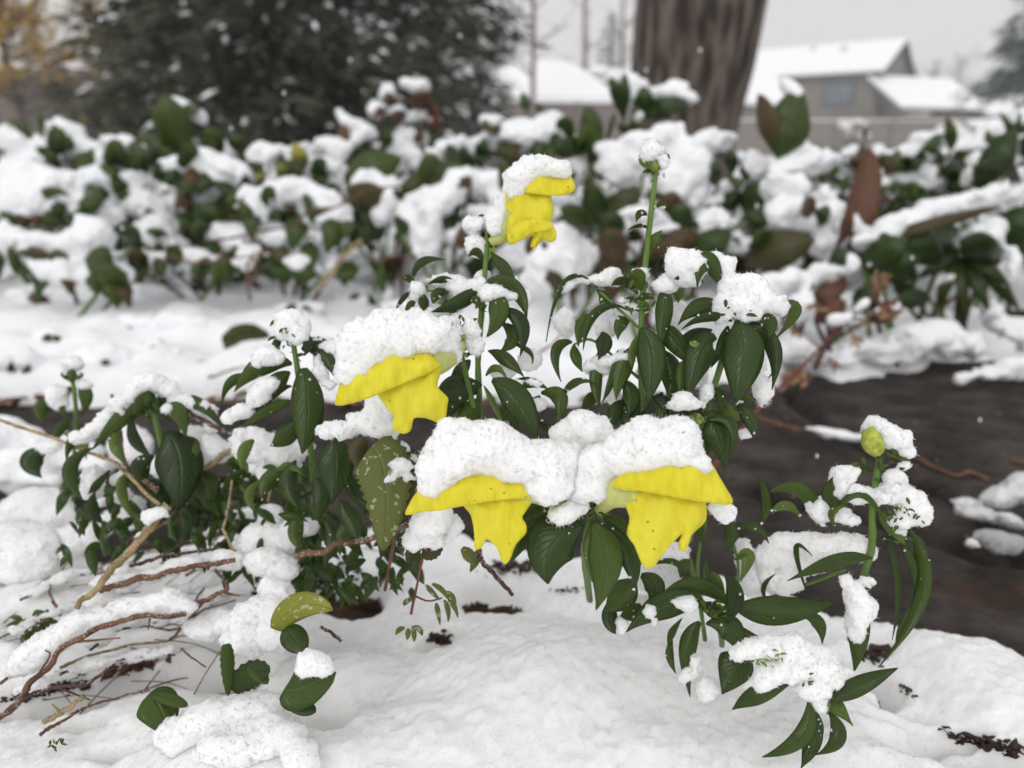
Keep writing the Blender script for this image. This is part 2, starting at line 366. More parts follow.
# petal: an outline filled, curved in depth and given thickness
def petal(name, outline, D, bulge, mat, parent, step=2.0, th=.0006, off=0.0):
    pts = [(p[0], p[1]) for p in outline]; dz = np.array([p[2] if len(p) > 2 else 0 for p in outline], float)
    A = np.array(pts, float); n = len(A)
    # round the outline: densify with catmull closed
    B = []; Z = []
    for i in range(n):
        p0, p1, p2, p3 = A[i-1], A[i], A[(i+1) % n], A[(i+2) % n]
        for u in (0, .25, .5, .75):
            q = .5*(2*p1+(-p0+p2)*u+(2*p0-5*p1+4*p2-p3)*u*u+(-p0+3*p1-3*p2+p3)*u**3); lin = p1*(1-u)+p2*u
            B.append(.6*q+.4*lin); Z.append(dz[i]*(1-u)+dz[(i+1) % n]*u)
    B = np.array(B); Z = np.array(Z)
    def inside(x, y):
        c = False; j = len(B)-1
        for i in range(len(B)):
            if (B[i, 1] > y) != (B[j, 1] > y) and x < (B[j, 0]-B[i, 0])*(y-B[i, 1])/(B[j, 1]-B[i, 1])+B[i, 0]: c = not c
            j = i
        return c
    inner = []
    for y in np.arange(B[:, 1].min(), B[:, 1].max(), step):
        for x in np.arange(B[:, 0].min(), B[:, 0].max(), step):
            if inside(x, y) and np.min(np.hypot(B[:, 0]-x, B[:, 1]-y)) > step*.55: inner.append((x+random.uniform(-.2, .2), y+random.uniform(-.2, .2)))
    allp = [Vector((float(a), float(b))) for a, b in B]+[Vector(q) for q in inner]
    nb = len(B); r = delaunay_2d_cdt(allp, [], [list(range(nb))], 1, 1e-5)
    V = []
    for q in r[0]:
        x, y = q; d = np.hypot(B[:, 0]-x, B[:, 1]-y); w = 1/(d**2+.3); z = (w*Z).sum()/w.sum(); e = d.min()
        zz = z-bulge*1.5*math.sqrt(max(0, min(1, e/18)))+2.6*math.sin(x*.19+y*.05+off*900)*min(1, e/6)+1.8*math.sin(x*.43-y*.15+off*300)*(1-min(1, e/16))
        V.append(P(x, y, D+off+zz*D/F))
    o = obj(name, V, [tuple(f) for f in r[2]], mat, parent); thick(o, th)
    s = o.modifiers.new('sm', 'SUBSURF'); s.levels = s.render_levels = 1
    return o
def ellmesh(px, py, D, rx, ry, rot=0, n=10, m=12, amp=.0):
    c, A, r = ell(px, py, D, rx, ry, min(rx, ry), rot); V = []; Fc = []
    for i in range(n+1):
        th = math.pi*i/n
        for j in range(m):
            ph = 2*math.pi*j/m; k = 1+amp*(random.random()-.5)
            V.append(c+A[1]*math.cos(th)*r[1]*k+A[0]*math.sin(th)*math.cos(ph)*r[0]*k+A[2]*math.sin(th)*math.sin(ph)*r[2]*k)
    Fc = [(i*m+j, i*m+(j+1) % m, (i+1)*m+(j+1) % m, (i+1)*m+j) for i in range(n) for j in range(m)]
    return V, Fc
def bud(par, px, py, D, r, mat=None, n=7, name='bud'):
    """tight shoot tip: a small head wrapped in short pointed leaflets"""
    parts = [ellmesh(px, py, D, r*.55, r*.75)]
    for i in range(n):
        a = 2*math.pi*i/n+random.random(); dx, dd = math.cos(a), math.sin(a)
        b = P(px+dx*r*.2, py+r*.5, D+dd*r*.2*D/F); t = P(px+dx*r*random.uniform(.6, 1.1), py-r*random.uniform(.1, .9), D+dd*r*.8*D/F)
        mdl = (b+t)/2+UP*r*.1*D/F+(P(px+dx*r*.5, py, D)-P(px, py, D)); v, f, _ = leaf_vf(b, mdl, t, r*.55*D/F, fold=.3, nt_=7, nw=5, view=np.array([dx, dd, .1])); parts.append((v, f))
    v, f = merge(parts); return obj(name, v, f, mat or BUD, par)
def leaflets(par, px, py, D, sx, sy, n, size, mat=None, name='leaflets'):
    """a tuft of very small leaves that nobody could count, one part"""
    parts = []
    for i in range(n):
        q1, q2, q3 = [max(-1., min(1., random.gauss(0, .6))) for _ in range(3)]; x = px+q1*sx*.48; y = py+q2*sy*.48; d = D+q3*sx*.3*D/F
        a = random.uniform(0, 6.28); l = size*random.uniform(.6, 1.3); b = P(x, y, d)
        t = b+(RT*math.cos(a)+UP*math.sin(a)*.8+FW*random.uniform(-.6, .6))*l*D/F; v, f, _ = leaf_vf(b, (b+t)/2+UP*l*.12*D/F, t, l*.4*D/F, nt_=6, nw=3, twist=random.uniform(-50, 50)); parts.append((v, f))
    v, f = merge(parts); return obj(name, v, f, mat or LEAF, par)

# ------------------------------------------------------------------ ground
def grid(name, xs, ys, hf, mat, keep=None):
    X, Y = np.meshgrid(xs, ys, indexing='ij'); Z = hf(X, Y); V = np.stack([X, Y, Z], 2).reshape(-1, 3)
    ny = len(ys); i = np.arange((len(xs)-1)*ny).reshape(len(xs)-1, ny)[:, :-1].ravel()
    Q = np.stack([i, i+ny, i+ny+1, i+1], 1)
    if keep is not None:
        ok = keep(X, Y, Z).ravel(); Q = Q[ok[Q].any(1)]; us = np.unique(Q); mp = -np.ones(len(V), int); mp[us] = np.arange(len(us)); V = V[us]; Q = mp[Q]
    return obj(name, V, Q, mat), V, Q
ss = lambda t: np.clip(t, 0, 1)**2*(3-2*np.clip(t, 0, 1))
ys = np.concatenate([np.linspace(-3, .1, 8), np.linspace(.14, 3.2, 150), np.geomspace(3.4, 420, 40)]); xs = np.concatenate([-np.geomspace(400, 3, 25), np.linspace(-2.9, 2.9, 190), np.geomspace(3, 400, 25)])
o, _, _ = grid('ground', xs, ys, lambda X, Y: -.035+.033*(Y < .47)+.010*vnoise(X/.05, Y/.05, X*0)*(Y < 4)+.004*vnoise(X/.015, Y/.015, X*0)*(Y < 4)-.02*(Y > 4), SOIL); struct(o)
# stone path: two big flagstones with a crack between them
m, t, b = newmat('flagstone')
tcn = N(t, 'ShaderNodeTexCoord'); mp = N(t, 'ShaderNodeMapping'); mp.inputs['Scale'].default_value = (1, 1.3, 1); mp.inputs['Rotation'].default_value = (0, 0, .35)
t.links.new(tcn.outputs['Object'], mp.inputs[0])
n1 = N(t, 'ShaderNodeTexNoise', Scale=14.0, Detail=9.0, Roughness=.62); n2 = N(t, 'ShaderNodeTexNoise', Scale=130.0, Detail=6.0, Roughness=.7); n3 = N(t, 'ShaderNodeTexNoise', Scale=420.0, Detail=3.0)
for n_ in (n1, n2, n3): t.links.new(mp.outputs[0], n_.inputs[0])
r1 = N(t, 'ShaderNodeValToRGB'); e = r1.color_ramp.elements; e[0].position = .36; e[0].color = (.030, .025, .023, 1); e[1].position = .68; e[1].color = (.135, .112, .098, 1)
x = e.new(.52); x.color = (.068, .056, .050, 1); t.links.new(n1.outputs[0], r1.inputs[0])
r2 = N(t, 'ShaderNodeValToRGB'); r2.color_ramp.elements[0].position = .56; r2.color_ramp.elements[1].position = .70; t.links.new(n2.outputs[0], r2.inputs[0])
mxx = N(t, 'ShaderNodeMix', data_type='RGBA'); f_ = N(t, 'ShaderNodeMath', operation='MULTIPLY'); f_.inputs[1].default_value = .55; t.links.new(r2.outputs[0], f_.inputs[0])
t.links.new(f_.outputs[0], mxx.inputs[0]); t.links.new(r1.outputs[0], mxx.inputs[6]); mxx.inputs[7].default_value = (.15, .115, .09, 1)
t.links.new(mxx.outputs[2], b.inputs['Base Color']); b.inputs['Roughness'].default_value = .85; b.inputs['Specular IOR Level'].default_value = .2
ad = N(t, 'ShaderNodeMath', operation='ADD'); t.links.new(n2.outputs[0], ad.inputs[0]); t.links.new(n3.outputs[0], ad.inputs[1])
bp = N(t, 'ShaderNodeBump', Strength=1.0, Distance=.006); t.links.new(ad.outputs[0], bp.inputs['Height']); t.links.new(bp.outputs[0], b.inputs['Normal'])
STONE = m
CR = [tuple(G(a, b_)[:2]) for a, b_ in ((770, 362), (795, 400), (850, 438), (905, 472), (960, 500), (1030, 560))]
CR2 = [tuple(G(a, b_)[:2]) for a, b_ in ((700, 470), (780, 500), (880, 522), (930, 540), (980, 556), (1060, 566), (1200, 590))]
def crackd(X, Y):
    d = np.full(X.shape, 9.)
    for (x0, y0), (x1, y1) in list(zip(CR[:-1], CR[1:]))+list(zip(CR2[:-1], CR2[1:])):
        dx, dy = x1-x0, y1-y0; u = np.clip(((X-x0)*dx+(Y-y0)*dy)/(dx*dx+dy*dy), 0, 1)
        d = np.minimum(d, np.hypot(X-x0-u*dx, Y-y0-u*dy))
    return d
def hstone(X, Y):
    n = vnoise(X/.05, Y/.03, X*0+4)
    q_ = vnoise(X/.16+.3*Y, Y/.05, X*0+11); z = .003*vnoise(X/.11, Y/.11, X*0)+.0012*vnoise(X/.026, Y/.02, X*0+9)+.0012*vnoise(X/.009, Y/.007, X*0+2)
    z -= .022*np.exp(-((crackd(X, Y)+.004*n)/.008)**2)
    edge = np.minimum(1.06+.012*n-Y, 9); return z-.05*(1-ss(edge/.012+1))
o, _, _ = grid('stone_path', np.arange(-1.5, 1.5, .004), np.arange(.34, 1.09, .0032), hstone, STONE); struct(o)

# near snow: heightfield with mounds and hollows
EB = [(-60, 500), (0, 522), (130, 545), (220, 528), (330, 512), (450, 520), (600, 548), (750, 566), (850, 598), (905, 616), (960, 628), (1024, 660), (1100, 700)]
EBw = np.array([G(a, b_, .03)[:2] for a, b_ in EB]); EBw = EBw[np.argsort(EBw[:, 0])]
MND = [  # px, py, top z, radius x, radius y (m), sign
 (540, 655, .072, .085, .075), (440, 730, .066, .10, .06), (660, 660, .060, .08, .07), (640, 745, .062, .10, .05), (840, 750, .060, .085, .05), (770, 700, .05, .07, .05),
 (950, 655, .047, .085, .045), (1010, 690, .045, .06, .04), (230, 735, .070, .075, .05), (330, 665, .056, .05, .04), (120, 700, .052, .08, .035), (40, 760, .05, .09, .05),
 (70, 590, .05, .08, .05), (150, 560, .045, .05, .03), (20, 610, .05, .07, .05), (270, 560, .055, .04, .04), (290, 600, .052, .03, .03), (210, 640, .046, .04, .03), (30, 660, .045, .05, .03)]
HOL = [ # px,py, depth, rx, ry
 (322, 578, .07, .030, .024), (262, 590, .06, .02, .018), (300, 560, .07, .03, .02), (350, 565, .03, .03, .016), (222, 664, .050, .020, .016), (130, 668, .052, .034, .014), (48, 690, .054, .034, .015), (90, 684, .05, .03, .013), (190, 632, .03, .03, .008),
 (485, 648, .0, .01, .01), (441, 640, .055, .012, .012), (495, 572, .028, .03, .020), (520, 590, .02, .02, .01), (990, 744, .055, .042, .012), (905, 692, .02, .012, .006), (872, 656, .055, .014, .016), (940, 715, .03, .03, .004),
 (640, 600, .015, .04, .02), (695, 645, .03, .01, .008), (85, 728, .02, .01, .004), (120, 762, .03, .012, .004), (320, 735, .03, .012, .01), (240, 752, .015, .01, .006), (130, 610, .02, .02, .01), (35, 568, .03, .016, .012), (28, 628, .025, .012, .01),
 (910, 660, .012, .02, .05)]
MNw = [(*G(a, b_, z)[:2], z, rx, ry) for a, b_, z, rx, ry in MND]; HLw = [(*G(a, b_, .045)[:2], d, rx, ry) for a, b_, d, rx, ry in HOL if d > 0]
def hsnow(X, Y):
    yb = np.interp(X, EBw[:, 0], EBw[:, 1])+.006*vnoise(X/.02, X*0, X*0)+.003*vnoise(X/.007, X*0, X*0+5)
    S = np.exp(np.full(X.shape, .030)*220)
    for x, y, z, rx, ry in MNw:
        r2_ = ((X-x)/rx)**2+((Y-y)/ry)**2; S += np.exp((.02+(z-.02)*np.exp(-r2_*.9))*220)-np.exp(.02*220)
    z = np.log(np.maximum(S, 1.2))/220
    for x, y, d, rx, ry in HLw:
        wob = 1+.35*vnoise(X/.01, Y/.01, X*0+x*9); z = z-d*np.exp(-(((X-x)/rx)**2+((Y-y)/ry)**2)**1.5*1.2*wob)
    z = z+.0032*vnoise(X/.04, Y/.04, X*0)+.0012*vnoise(X/.012, Y/.012, X*0+3)+.0009*vnoise(X/.0045, Y/.0045, X*0+6)+.0008*vnoise(X/.0022, Y/.0022, X*0+8)
    e_ = np.clip((yb-Y)/.03, -1, 1); return np.where(e_ > 0, -.02+(z+.02)*np.sqrt(np.clip(1-(1-e_)**2, 0, 1)), -.03)
def yedge(x): return np.interp(x, EBw[:, 0], EBw[:, 1])
def H(x, y): return float(hsnow(np.array([[x]]), np.array([[y]]))[0, 0])
o, V, Q = grid('snow_bank', np.arange(-.55, .6, .0016), np.arange(.12, .60, .0016), hsnow, SNOW_NEAR, keep=lambda X, Y, Z: Z > -.028)
c = V[Q[:, 0]]; r_ = np.array([(c-CAMP)@FW]).ravel(); ok = (r_ > .2) & (r_ < .50) & (c[:, 2] > .012) & (np.abs((c-CAMP)@RT)/r_ < .76) & (((c-CAMP)@(-UP))/r_ < .56)
fv, ff = flakes(V, Q[ok], 3.5e6, .0006, 3, 300000); bpy.data.objects.remove(o)
bare = V[:, 2] < .013+.003*vnoise(V[:, 0]/.012, V[:, 1]/.012, V[:, 0]*0)
o = obj('snow_bank', V, tri(Q), SNOW_NEAR); struct(o); gr = obj('ice_grains', fv, ff, GRAIN, o, smooth=False); gr['kind'] = 'stuff'
o.data.materials.append(SOIL); TQ = tri(Q); mi = np.zeros(len(o.data.polygons), np.int32); inb = (V[TQ[:, 1], 1] < yedge(V[TQ[:, 1], 0])-.04); mi[:2*len(Q)][bare[TQ].all(1) & inb] = 1; o.data.polygons.foreach_set('material_index', mi)  # soil colour on the deepest faces darkens the hollows in place of shade

# snow behind the path under the bed, broken at its front edge
FE = [(-80, 385), (0, 392), (60, 400), (120, 396), (200, 386), (330, 392), (430, 386), (600, 388), (700, 380), (775, 368), (800, 352), (840, 372), (880, 366), (925, 358), (945, 340), (985, 352), (1024, 344), (1100, 350)]
FEw = np.array([G(a, b_, .02)[:2] for a, b_ in FE]); FEw = FEw[np.argsort(FEw[:, 0])]
BH = [(820, 335, .25, .03), (960, 300, .30, .06), (870, 300, .18, .05), (1000, 335, .08, .03), (770, 320, .08, .04), (690, 300, .2, .05), (240, 345, .055, .018), (590, 310, .1, .05), (480, 330, .05, .03), (300, 265, .07, .02), (380, 330, .03, .02), (60, 275, .1, .03), (200, 272, .12, .02)]
BHw = [(*G(a, b_, .03)[:2], rx, ry) for a, b_, rx, ry in BH]
def hbed(X, Y):
    yb = np.interp(X, FEw[:, 0], FEw[:, 1])+.02*vnoise(X/.06, X*0, X*0)+.01*vnoise(X/.02, X*0, X*0+5)
    z = .035+.016*vnoise(X/.16, Y/.16, X*0+2)+.018*vnoise(X/.07, Y/.07, X*0)+.006*vnoise(X/.02, Y/.02, X*0+4)+.02*(np.clip(Y-2.2, 0, 1))
    for x, y, rx, ry in BHw:
        q = ((X-x)/rx)**2+((Y-y)/ry)**2; z -= .085*np.exp(-q**1.4*(1+.4*vnoise(X/.03, Y/.03, X*0)))
    z -= .10*ss((Y-1.75)/.3)*ss(.45+1.6*vnoise(X/.15, Y/.15, X*0+8))*(Y < 3.9)+.10*ss((Y-1.18)/.08)*ss((X-.35)/.15)*ss(.7+1.6*vnoise(X/.12, Y/.12, X*0+3))*(Y < 2.2)
    e_ = np.clip((Y-yb)/.045, -1, 1); return np.where(e_ > 0, -.03+(z+.03)*np.sqrt(np.clip(1-(1-e_)**2, 0, 1)), -.05)
o, _, _ = grid('snow_ground', np.arange(-2.8, 2.8, .012), np.arange(.74, 4.2, .012), hbed, SNOW_BED, keep=lambda X, Y, Z: Z > -.045); struct(o)
ys = np.concatenate([np.linspace(4.1, 12, 60), np.geomspace(12.4, 600, 50)]); xs = np.concatenate([-np.geomspace(500, 13, 30), np.linspace(-12, 12, 120), np.geomspace(13, 500, 30)])
yb_ = np.concatenate([-np.geomspace(500, 1, 30), [-.5, -.2, .0, .121]]); xb_ = np.concatenate([-np.geomspace(500, 1, 30), np.linspace(-.9, .9, 20), np.geomspace(1, 500, 30)])
o, _, _ = grid('snow_yard', xb_, yb_, lambda X, Y: .028+X*0, SNOW_FAR); struct(o)
o, _, _ = grid('snow_lawn', xs, ys, lambda X, Y: .03+.03*vnoise(X/.9, Y/.9, X*0)+.01*vnoise(X/.25, Y/.25, X*0)*(Y < 14), SNOW_FAR); struct(o)

# ------------------------------------------------------------------ far things
def box_vf(c, sx, sy, sz, yaw=0):
    c = np.array(c, float); ca, sa = math.cos(yaw), math.sin(yaw); V = []
    for i in (-1, 1):
        for j in (-1, 1):
            for k in (-1, 1):
                x, y = i*sx/2, j*sy/2; V.append(c+np.array([x*ca-y*sa, x*sa+y*ca, k*sz/2]))
    return V, [(0, 1, 3, 2), (4, 6, 7, 5), (0, 4, 5, 1), (2, 3, 7, 6), (0, 2, 6, 4), (1, 5, 7, 3)]
SIDING = simple('siding', (.17, .152, .128), .8, .08, 3)
FENCEM = simple('fence_wood', (.20, .18, .16), .85, .2, 5)
FENCED = simple('fence_dark', (.20, .17, .165), .85, .2, 5)
BRICK = simple('brick_far', (.18, .09, .07), .85, .3, 12)
DARK = simple('trim_dark', (.06, .055, .055), .6, .1, 3)
GLASS = simple('window_glass', (.10, .13, .15), .2, .3, 1.2, spec=.6)
TRIMW = simple('trim_white', (.5, .5, .49), .6, .05, 3)
class Fr:   # local frame on the ground
    def __init__(s, o, yaw): s.o = np.array(o, float); s.u = np.array([math.cos(yaw), math.sin(yaw), 0]); s.v = np.array([-math.sin(yaw), math.cos(yaw), 0]); s.yaw = yaw
    def p(s, a, b, z): return s.o+s.u*a+s.v*b+np.array([0, 0, z])
    def box(s, a0, a1, b0, b1, z0, z1): return box_vf(s.p((a0+a1)/2, (b0+b1)/2, (z0+z1)/2), a1-a0, b1-b0, z1-z0, s.yaw)
def slab(pts, th):
    pts = [np.array(p, float) for p in pts]; n = np.cross(pts[1]-pts[0], pts[2]-pts[0]); n /= np.linalg.norm(n)
    if n[2] < 0: n = -n
    V = pts+[p+n*th for p in pts]; k = len(pts)
    return V, [tuple(range(k))[::-1], tuple(range(k, 2*k))]+[(i, (i+1) % k, k+(i+1) % k, k+i) for i in range(k)]
def house():
    # corner nearest the camera at a=0,b=0; long face runs along -u, gable face along +v
    yaw = math.radians(-38); base = W(868, 150, 50); base[2] = 0
    fr = Fr(base, yaw); Lh, Wd, ze = 17, 9.2, 5.0; zr = 7.1
    t_ = thing('house', 'two storey taupe house with a snow covered gable roof beyond the fence', 'house', base)
    obj('wall', *fr.box(-Lh, 0, 0, Wd, 0, ze), SIDING, t_, smooth=False)
    V = [fr.p(-.02, 0, ze), fr.p(-.02, Wd, ze), fr.p(-.02, Wd/2, zr-.05), fr.p(-Lh, 0, ze), fr.p(-Lh, Wd, ze), fr.p(-Lh, Wd/2, zr-.05)]
    obj('gable', V, [(0, 1, 2), (5, 4, 3), (0, 2, 5, 3), (1, 4, 5, 2), (0, 3, 4, 1)], SIDING, t_, smooth=False)
    ov = .45; dz = ov*(zr-ze)/(Wd/2)
    rf = obj('roof', *merge([slab([fr.p(-Lh-ov, -ov, ze-dz), fr.p(ov, -ov, ze-dz), fr.p(ov, Wd/2, zr), fr.p(-Lh-ov, Wd/2, zr)], .12), slab([fr.p(-Lh-ov, Wd+ov, ze-dz), fr.p(ov, Wd+ov, ze-dz), fr.p(ov, Wd/2, zr), fr.p(-Lh-ov, Wd/2, zr)], .12)]), DARK, t_, smooth=False)
    i = .06
    obj('snow', *merge([slab([fr.p(-Lh-ov+i, -ov+i, ze-dz+.16), fr.p(ov-i, -ov+i, ze-dz+.16), fr.p(ov-i, Wd/2, zr+.13), fr.p(-Lh-ov+i, Wd/2, zr+.13)], .14), slab([fr.p(-Lh-ov+i, Wd+ov-i, ze-dz+.16), fr.p(ov-i, Wd+ov-i, ze-dz+.16), fr.p(ov-i, Wd/2, zr+.13), fr.p(-Lh-ov+i, Wd/2, zr+.13)], .14)]), SNOW_FAR, rf, smooth=False)
    obj('chimney_vent', *merge([fr.box(-3.3, -3.0, 3, 3.3, zr-.9, zr-.1), fr.box(-5.4, -5.2, 3.4, 3.6, zr-.6, zr+.1)]), TRIMW, rf, smooth=False)
    obj('brick_base', *fr.box(-Lh, .03, -.03, Wd+.03, 0, 1.7), BRICK, t_, smooth=False)
    for a0, a1, z0, z1 in ((-3.1, -1.3, 3.1, 4.4), (-9.2, -7.9, 3.1, 4.4), (-6.2, -4.2, .9, 2.1), (-12, -10.6, 3.1, 4.4)):
        w = obj('window', *fr.box(a0-.1, a1+.1, -.09, -.031, z0-.1, z1+.1), DARK, t_, smooth=False)
        obj('pane', *merge([fr.box(a0, (a0+a1)/2-.05, -.12, -.091, z0, z1), fr.box((a0+a1)/2+.05, a1, -.12, -.091, z0, z1)]), GLASS, w, smooth=False)
    # low wing with its own snowy roof, in front of the gable
    fr2 = Fr(fr.p(.05, -1.2, 0), math.radians(-12))
    obj('wing_wall', *fr2.box(-2, 5.3, .9, 5, 0, 2.35), BRICK, t_, smooth=False)
    sl = [W(866, 80, 50.2), W(950, 84, 53), W(986, 114, 49.2), W(902, 112, 46.8)]
    w_ = obj('wing_roof', *slab(sl, .12), DARK, t_, smooth=False)
    obj('snow', *slab([p+np.array([0, -.02, .16]) for p in [sl[0], sl[1], sl[2]+(sl[1]-sl[2])*.03, sl[3]+(sl[0]-sl[3])*.03]], .18), SNOW_FAR, w_, smooth=False)
    obj('wing_window', *fr2.box(1.2, 2.4, .80, .88, 1.0, 2.0), GLASS, t_, smooth=False)
    # porch roof by the tree
    s3 = [W(728, 84, 47), W(775, 82, 48.5), W(796, 108, 46), W(732, 108, 44.5)]
    w_ = obj('porch_roof', *slab(s3, .1), DARK, t_, smooth=False)
    obj('snow', *slab([p+np.array([0, -.02, .14]) for p in s3], .25), SNOW_FAR, w_, smooth=False)
    obj('porch_post', *merge([box_vf(W(736, 120, 44.8)*[1, 1, 0]+[0, 0, 1.2], .14, .14, 2.4), box_vf(W(792, 120, 46.2)*[1, 1, 0]+[0, 0, 1.2], .14, .14, 2.4)]), TRIMW, t_, smooth=False)
house()
def far_house(name, label, px0, px1, pyr, pye, Y, yaw, depth, mat, gable=False):
    a = W(px0, pye, Y); b = W(px1, pye, Y); L_ = b[0]-a[0]; ze = a[2]; zr = W(px0, pyr, Y)[2]
    fr = Fr((a[0], Y, 0), yaw); t_ = thing(name, label, 'house', (a[0], Y, 0))
    obj('wall', *fr.box(0, L_, 0, depth, 0, ze), mat, t_, smooth=False)
    if gable:
        V = [fr.p(0, 0, ze), fr.p(L_, 0, ze), fr.p(L_/2, 0, zr), fr.p(0, depth, ze), fr.p(L_, depth, ze), fr.p(L_/2, depth, zr)]
        obj('gable', V, [(0, 1, 2), (5, 4, 3), (0, 2, 5, 3), (1, 4, 5, 2), (0, 3, 4, 1)], mat, t_, smooth=False)
        r = obj('roof', *merge([slab([fr.p(-.4, -.4, ze-.1), fr.p(L_/2, -.4, zr+.05), fr.p(L_/2, depth, zr+.05), fr.p(-.4, depth, ze-.1)], .1), slab([fr.p(L_+.4, -.4, ze-.1), fr.p(L_/2, -.4, zr+.05), fr.p(L_/2, depth, zr+.05), fr.p(L_+.4, depth, ze-.1)], .1)]), DARK, t_, smooth=False)
        obj('snow', *merge([slab([fr.p(-.4, -.38, ze+.02), fr.p(L_/2, -.38, zr+.18), fr.p(L_/2, depth, zr+.18), fr.p(-.4, depth, ze+.02)], .2), slab([fr.p(L_+.4, -.38, ze+.02), fr.p(L_/2, -.38, zr+.18), fr.p(L_/2, depth, zr+.18), fr.p(L_+.4, depth, ze+.02)], .2)]), SNOW_FAR, r, smooth=False)
    else:
        q = [fr.p(-.5, -.5, ze), fr.p(L_+.5, -.5, ze), fr.p(L_-L_*.12, depth/2, zr), fr.p(L_*.12, depth/2, zr)]
        q2 = [fr.p(-.5, depth+.5, ze), fr.p(L_+.5, depth+.5, ze), fr.p(L_-L_*.12, depth/2, zr), fr.p(L_*.12, depth/2, zr)]
        r = obj('roof', *merge([slab(q, .1), slab(q2, .1)]), DARK, t_, smooth=False)
        u = np.array([0, 0, .14]); obj('snow', *merge([slab([p+u for p in q], .2), slab([p+u for p in q2], .2)]), SNOW_FAR, r, smooth=False)
    w = obj('window', *fr.box(L_*.3, L_*.3+1.2, -.06, -.01, ze-1.5, ze-.5), GLASS, t_, smooth=False)
far_house('shed', 'low shed with a broad snow covered roof behind the dark fence left of the trunk', 505, 606, 54, 108, 26, math.radians(6), 9, FENCED, False)
far_house('neighbour_house', 'snow roofed house at the right, past the wing of the taupe house', 985, 1180, 95, 118, 52, 0, 8, SIDING, False)
far_house('garage', 'far pale brown garage between the white roofed shed and the big trunk', 606, 680, 62, 84, 44, 0, 6, SIDING, False)

def fence(name, label, pxa, pxb, py, Y, mat, hgt=None, board=.14, gap=.012, snow_top=True, yaw=0):
    a = W(pxa, py, Y); b = W(pxb, py, Y); z = hgt or a[2]; L_ = b[0]-a[0]; fr = Fr((a[0], Y, 0), yaw); t_ = thing(name, label, 'fence', (a[0], Y, 0))
    n = int(L_/board); obj('boards', *merge([fr.box(i*board, (i+1)*board-gap, 0, .02, .02, z-.02*random.random()) for i in range(n)]), mat, t_, smooth=False)
    for zz in (z-.25, .35): obj('rail', *fr.box(0, L_, .022, .07, zz-.04, zz+.04), mat, t_, smooth=False)
    k = 0
    while k <= L_:
        obj('post', *fr.box(k, k+.1, -.105, -.003, 0, z+.08), mat, t_, smooth=False); k += 2.4
    obj('cap_rail', *fr.box(-.02, L_+.02, -.03, .09, z+.002, z+.05), mat, t_, smooth=False)
    if snow_top: obj('snow', *fr.box(-.02, L_+.02, -.03, .09, z+.052, z+.10), SNOW_FAR, t_, smooth=False)
fence('wooden_fence', 'long grey board fence with snow on its rail before the taupe house', 726, 1100, 122, 34, FENCEM)
fence('wooden_fence', 'dark weathered board fence in front of the snow roofed shed', 470, 700, 106, 18, FENCED, snow_top=False)
fence('wooden_fence', 'grey brown board fence at the left edge beneath the orange leaves', -260, 112, 72, 12, FENCEM, snow_top=False)

BARK = simple('bark', (.035, .026, .021), .9, .5, 12, col2=(.165, .135, .115), bump=.05, bscale=14)
m = BARK; t = m.node_tree   # stretch the bark pattern along the trunk
mpn = t.nodes.new('ShaderNodeMapping'); mpn.inputs['Scale'].default_value = (1.6, 1.6, .4)
tcn = [n for n in t.nodes if n.type == 'TEX_COORD'][0]
for n_ in [n for n in t.nodes if n.type == 'TEX_NOISE']:
    t.links.new(mpn.outputs[0], n_.inputs['Vector'])
t.links.new(tcn.outputs['Object'], mpn.inputs[0])
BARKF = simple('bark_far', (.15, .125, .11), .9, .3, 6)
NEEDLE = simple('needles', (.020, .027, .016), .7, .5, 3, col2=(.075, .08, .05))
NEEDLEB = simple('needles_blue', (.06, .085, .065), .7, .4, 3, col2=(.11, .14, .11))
ORANGE = simple('orange_leaves', (.42, .24, .04), .7, .3, 2, col2=(.60, .42, .12))
TWIGF = simple('far_twigs', (.20, .15, .14), .9, .2, 2)
[n for n in BARK.node_tree.nodes if n.type == 'VALTORGB'][0].color_ramp.elements[0].position = .40; [n for n in BARK.node_tree.nodes if n.type == 'VALTORGB'][0].color_ramp.elements[1].position = .62
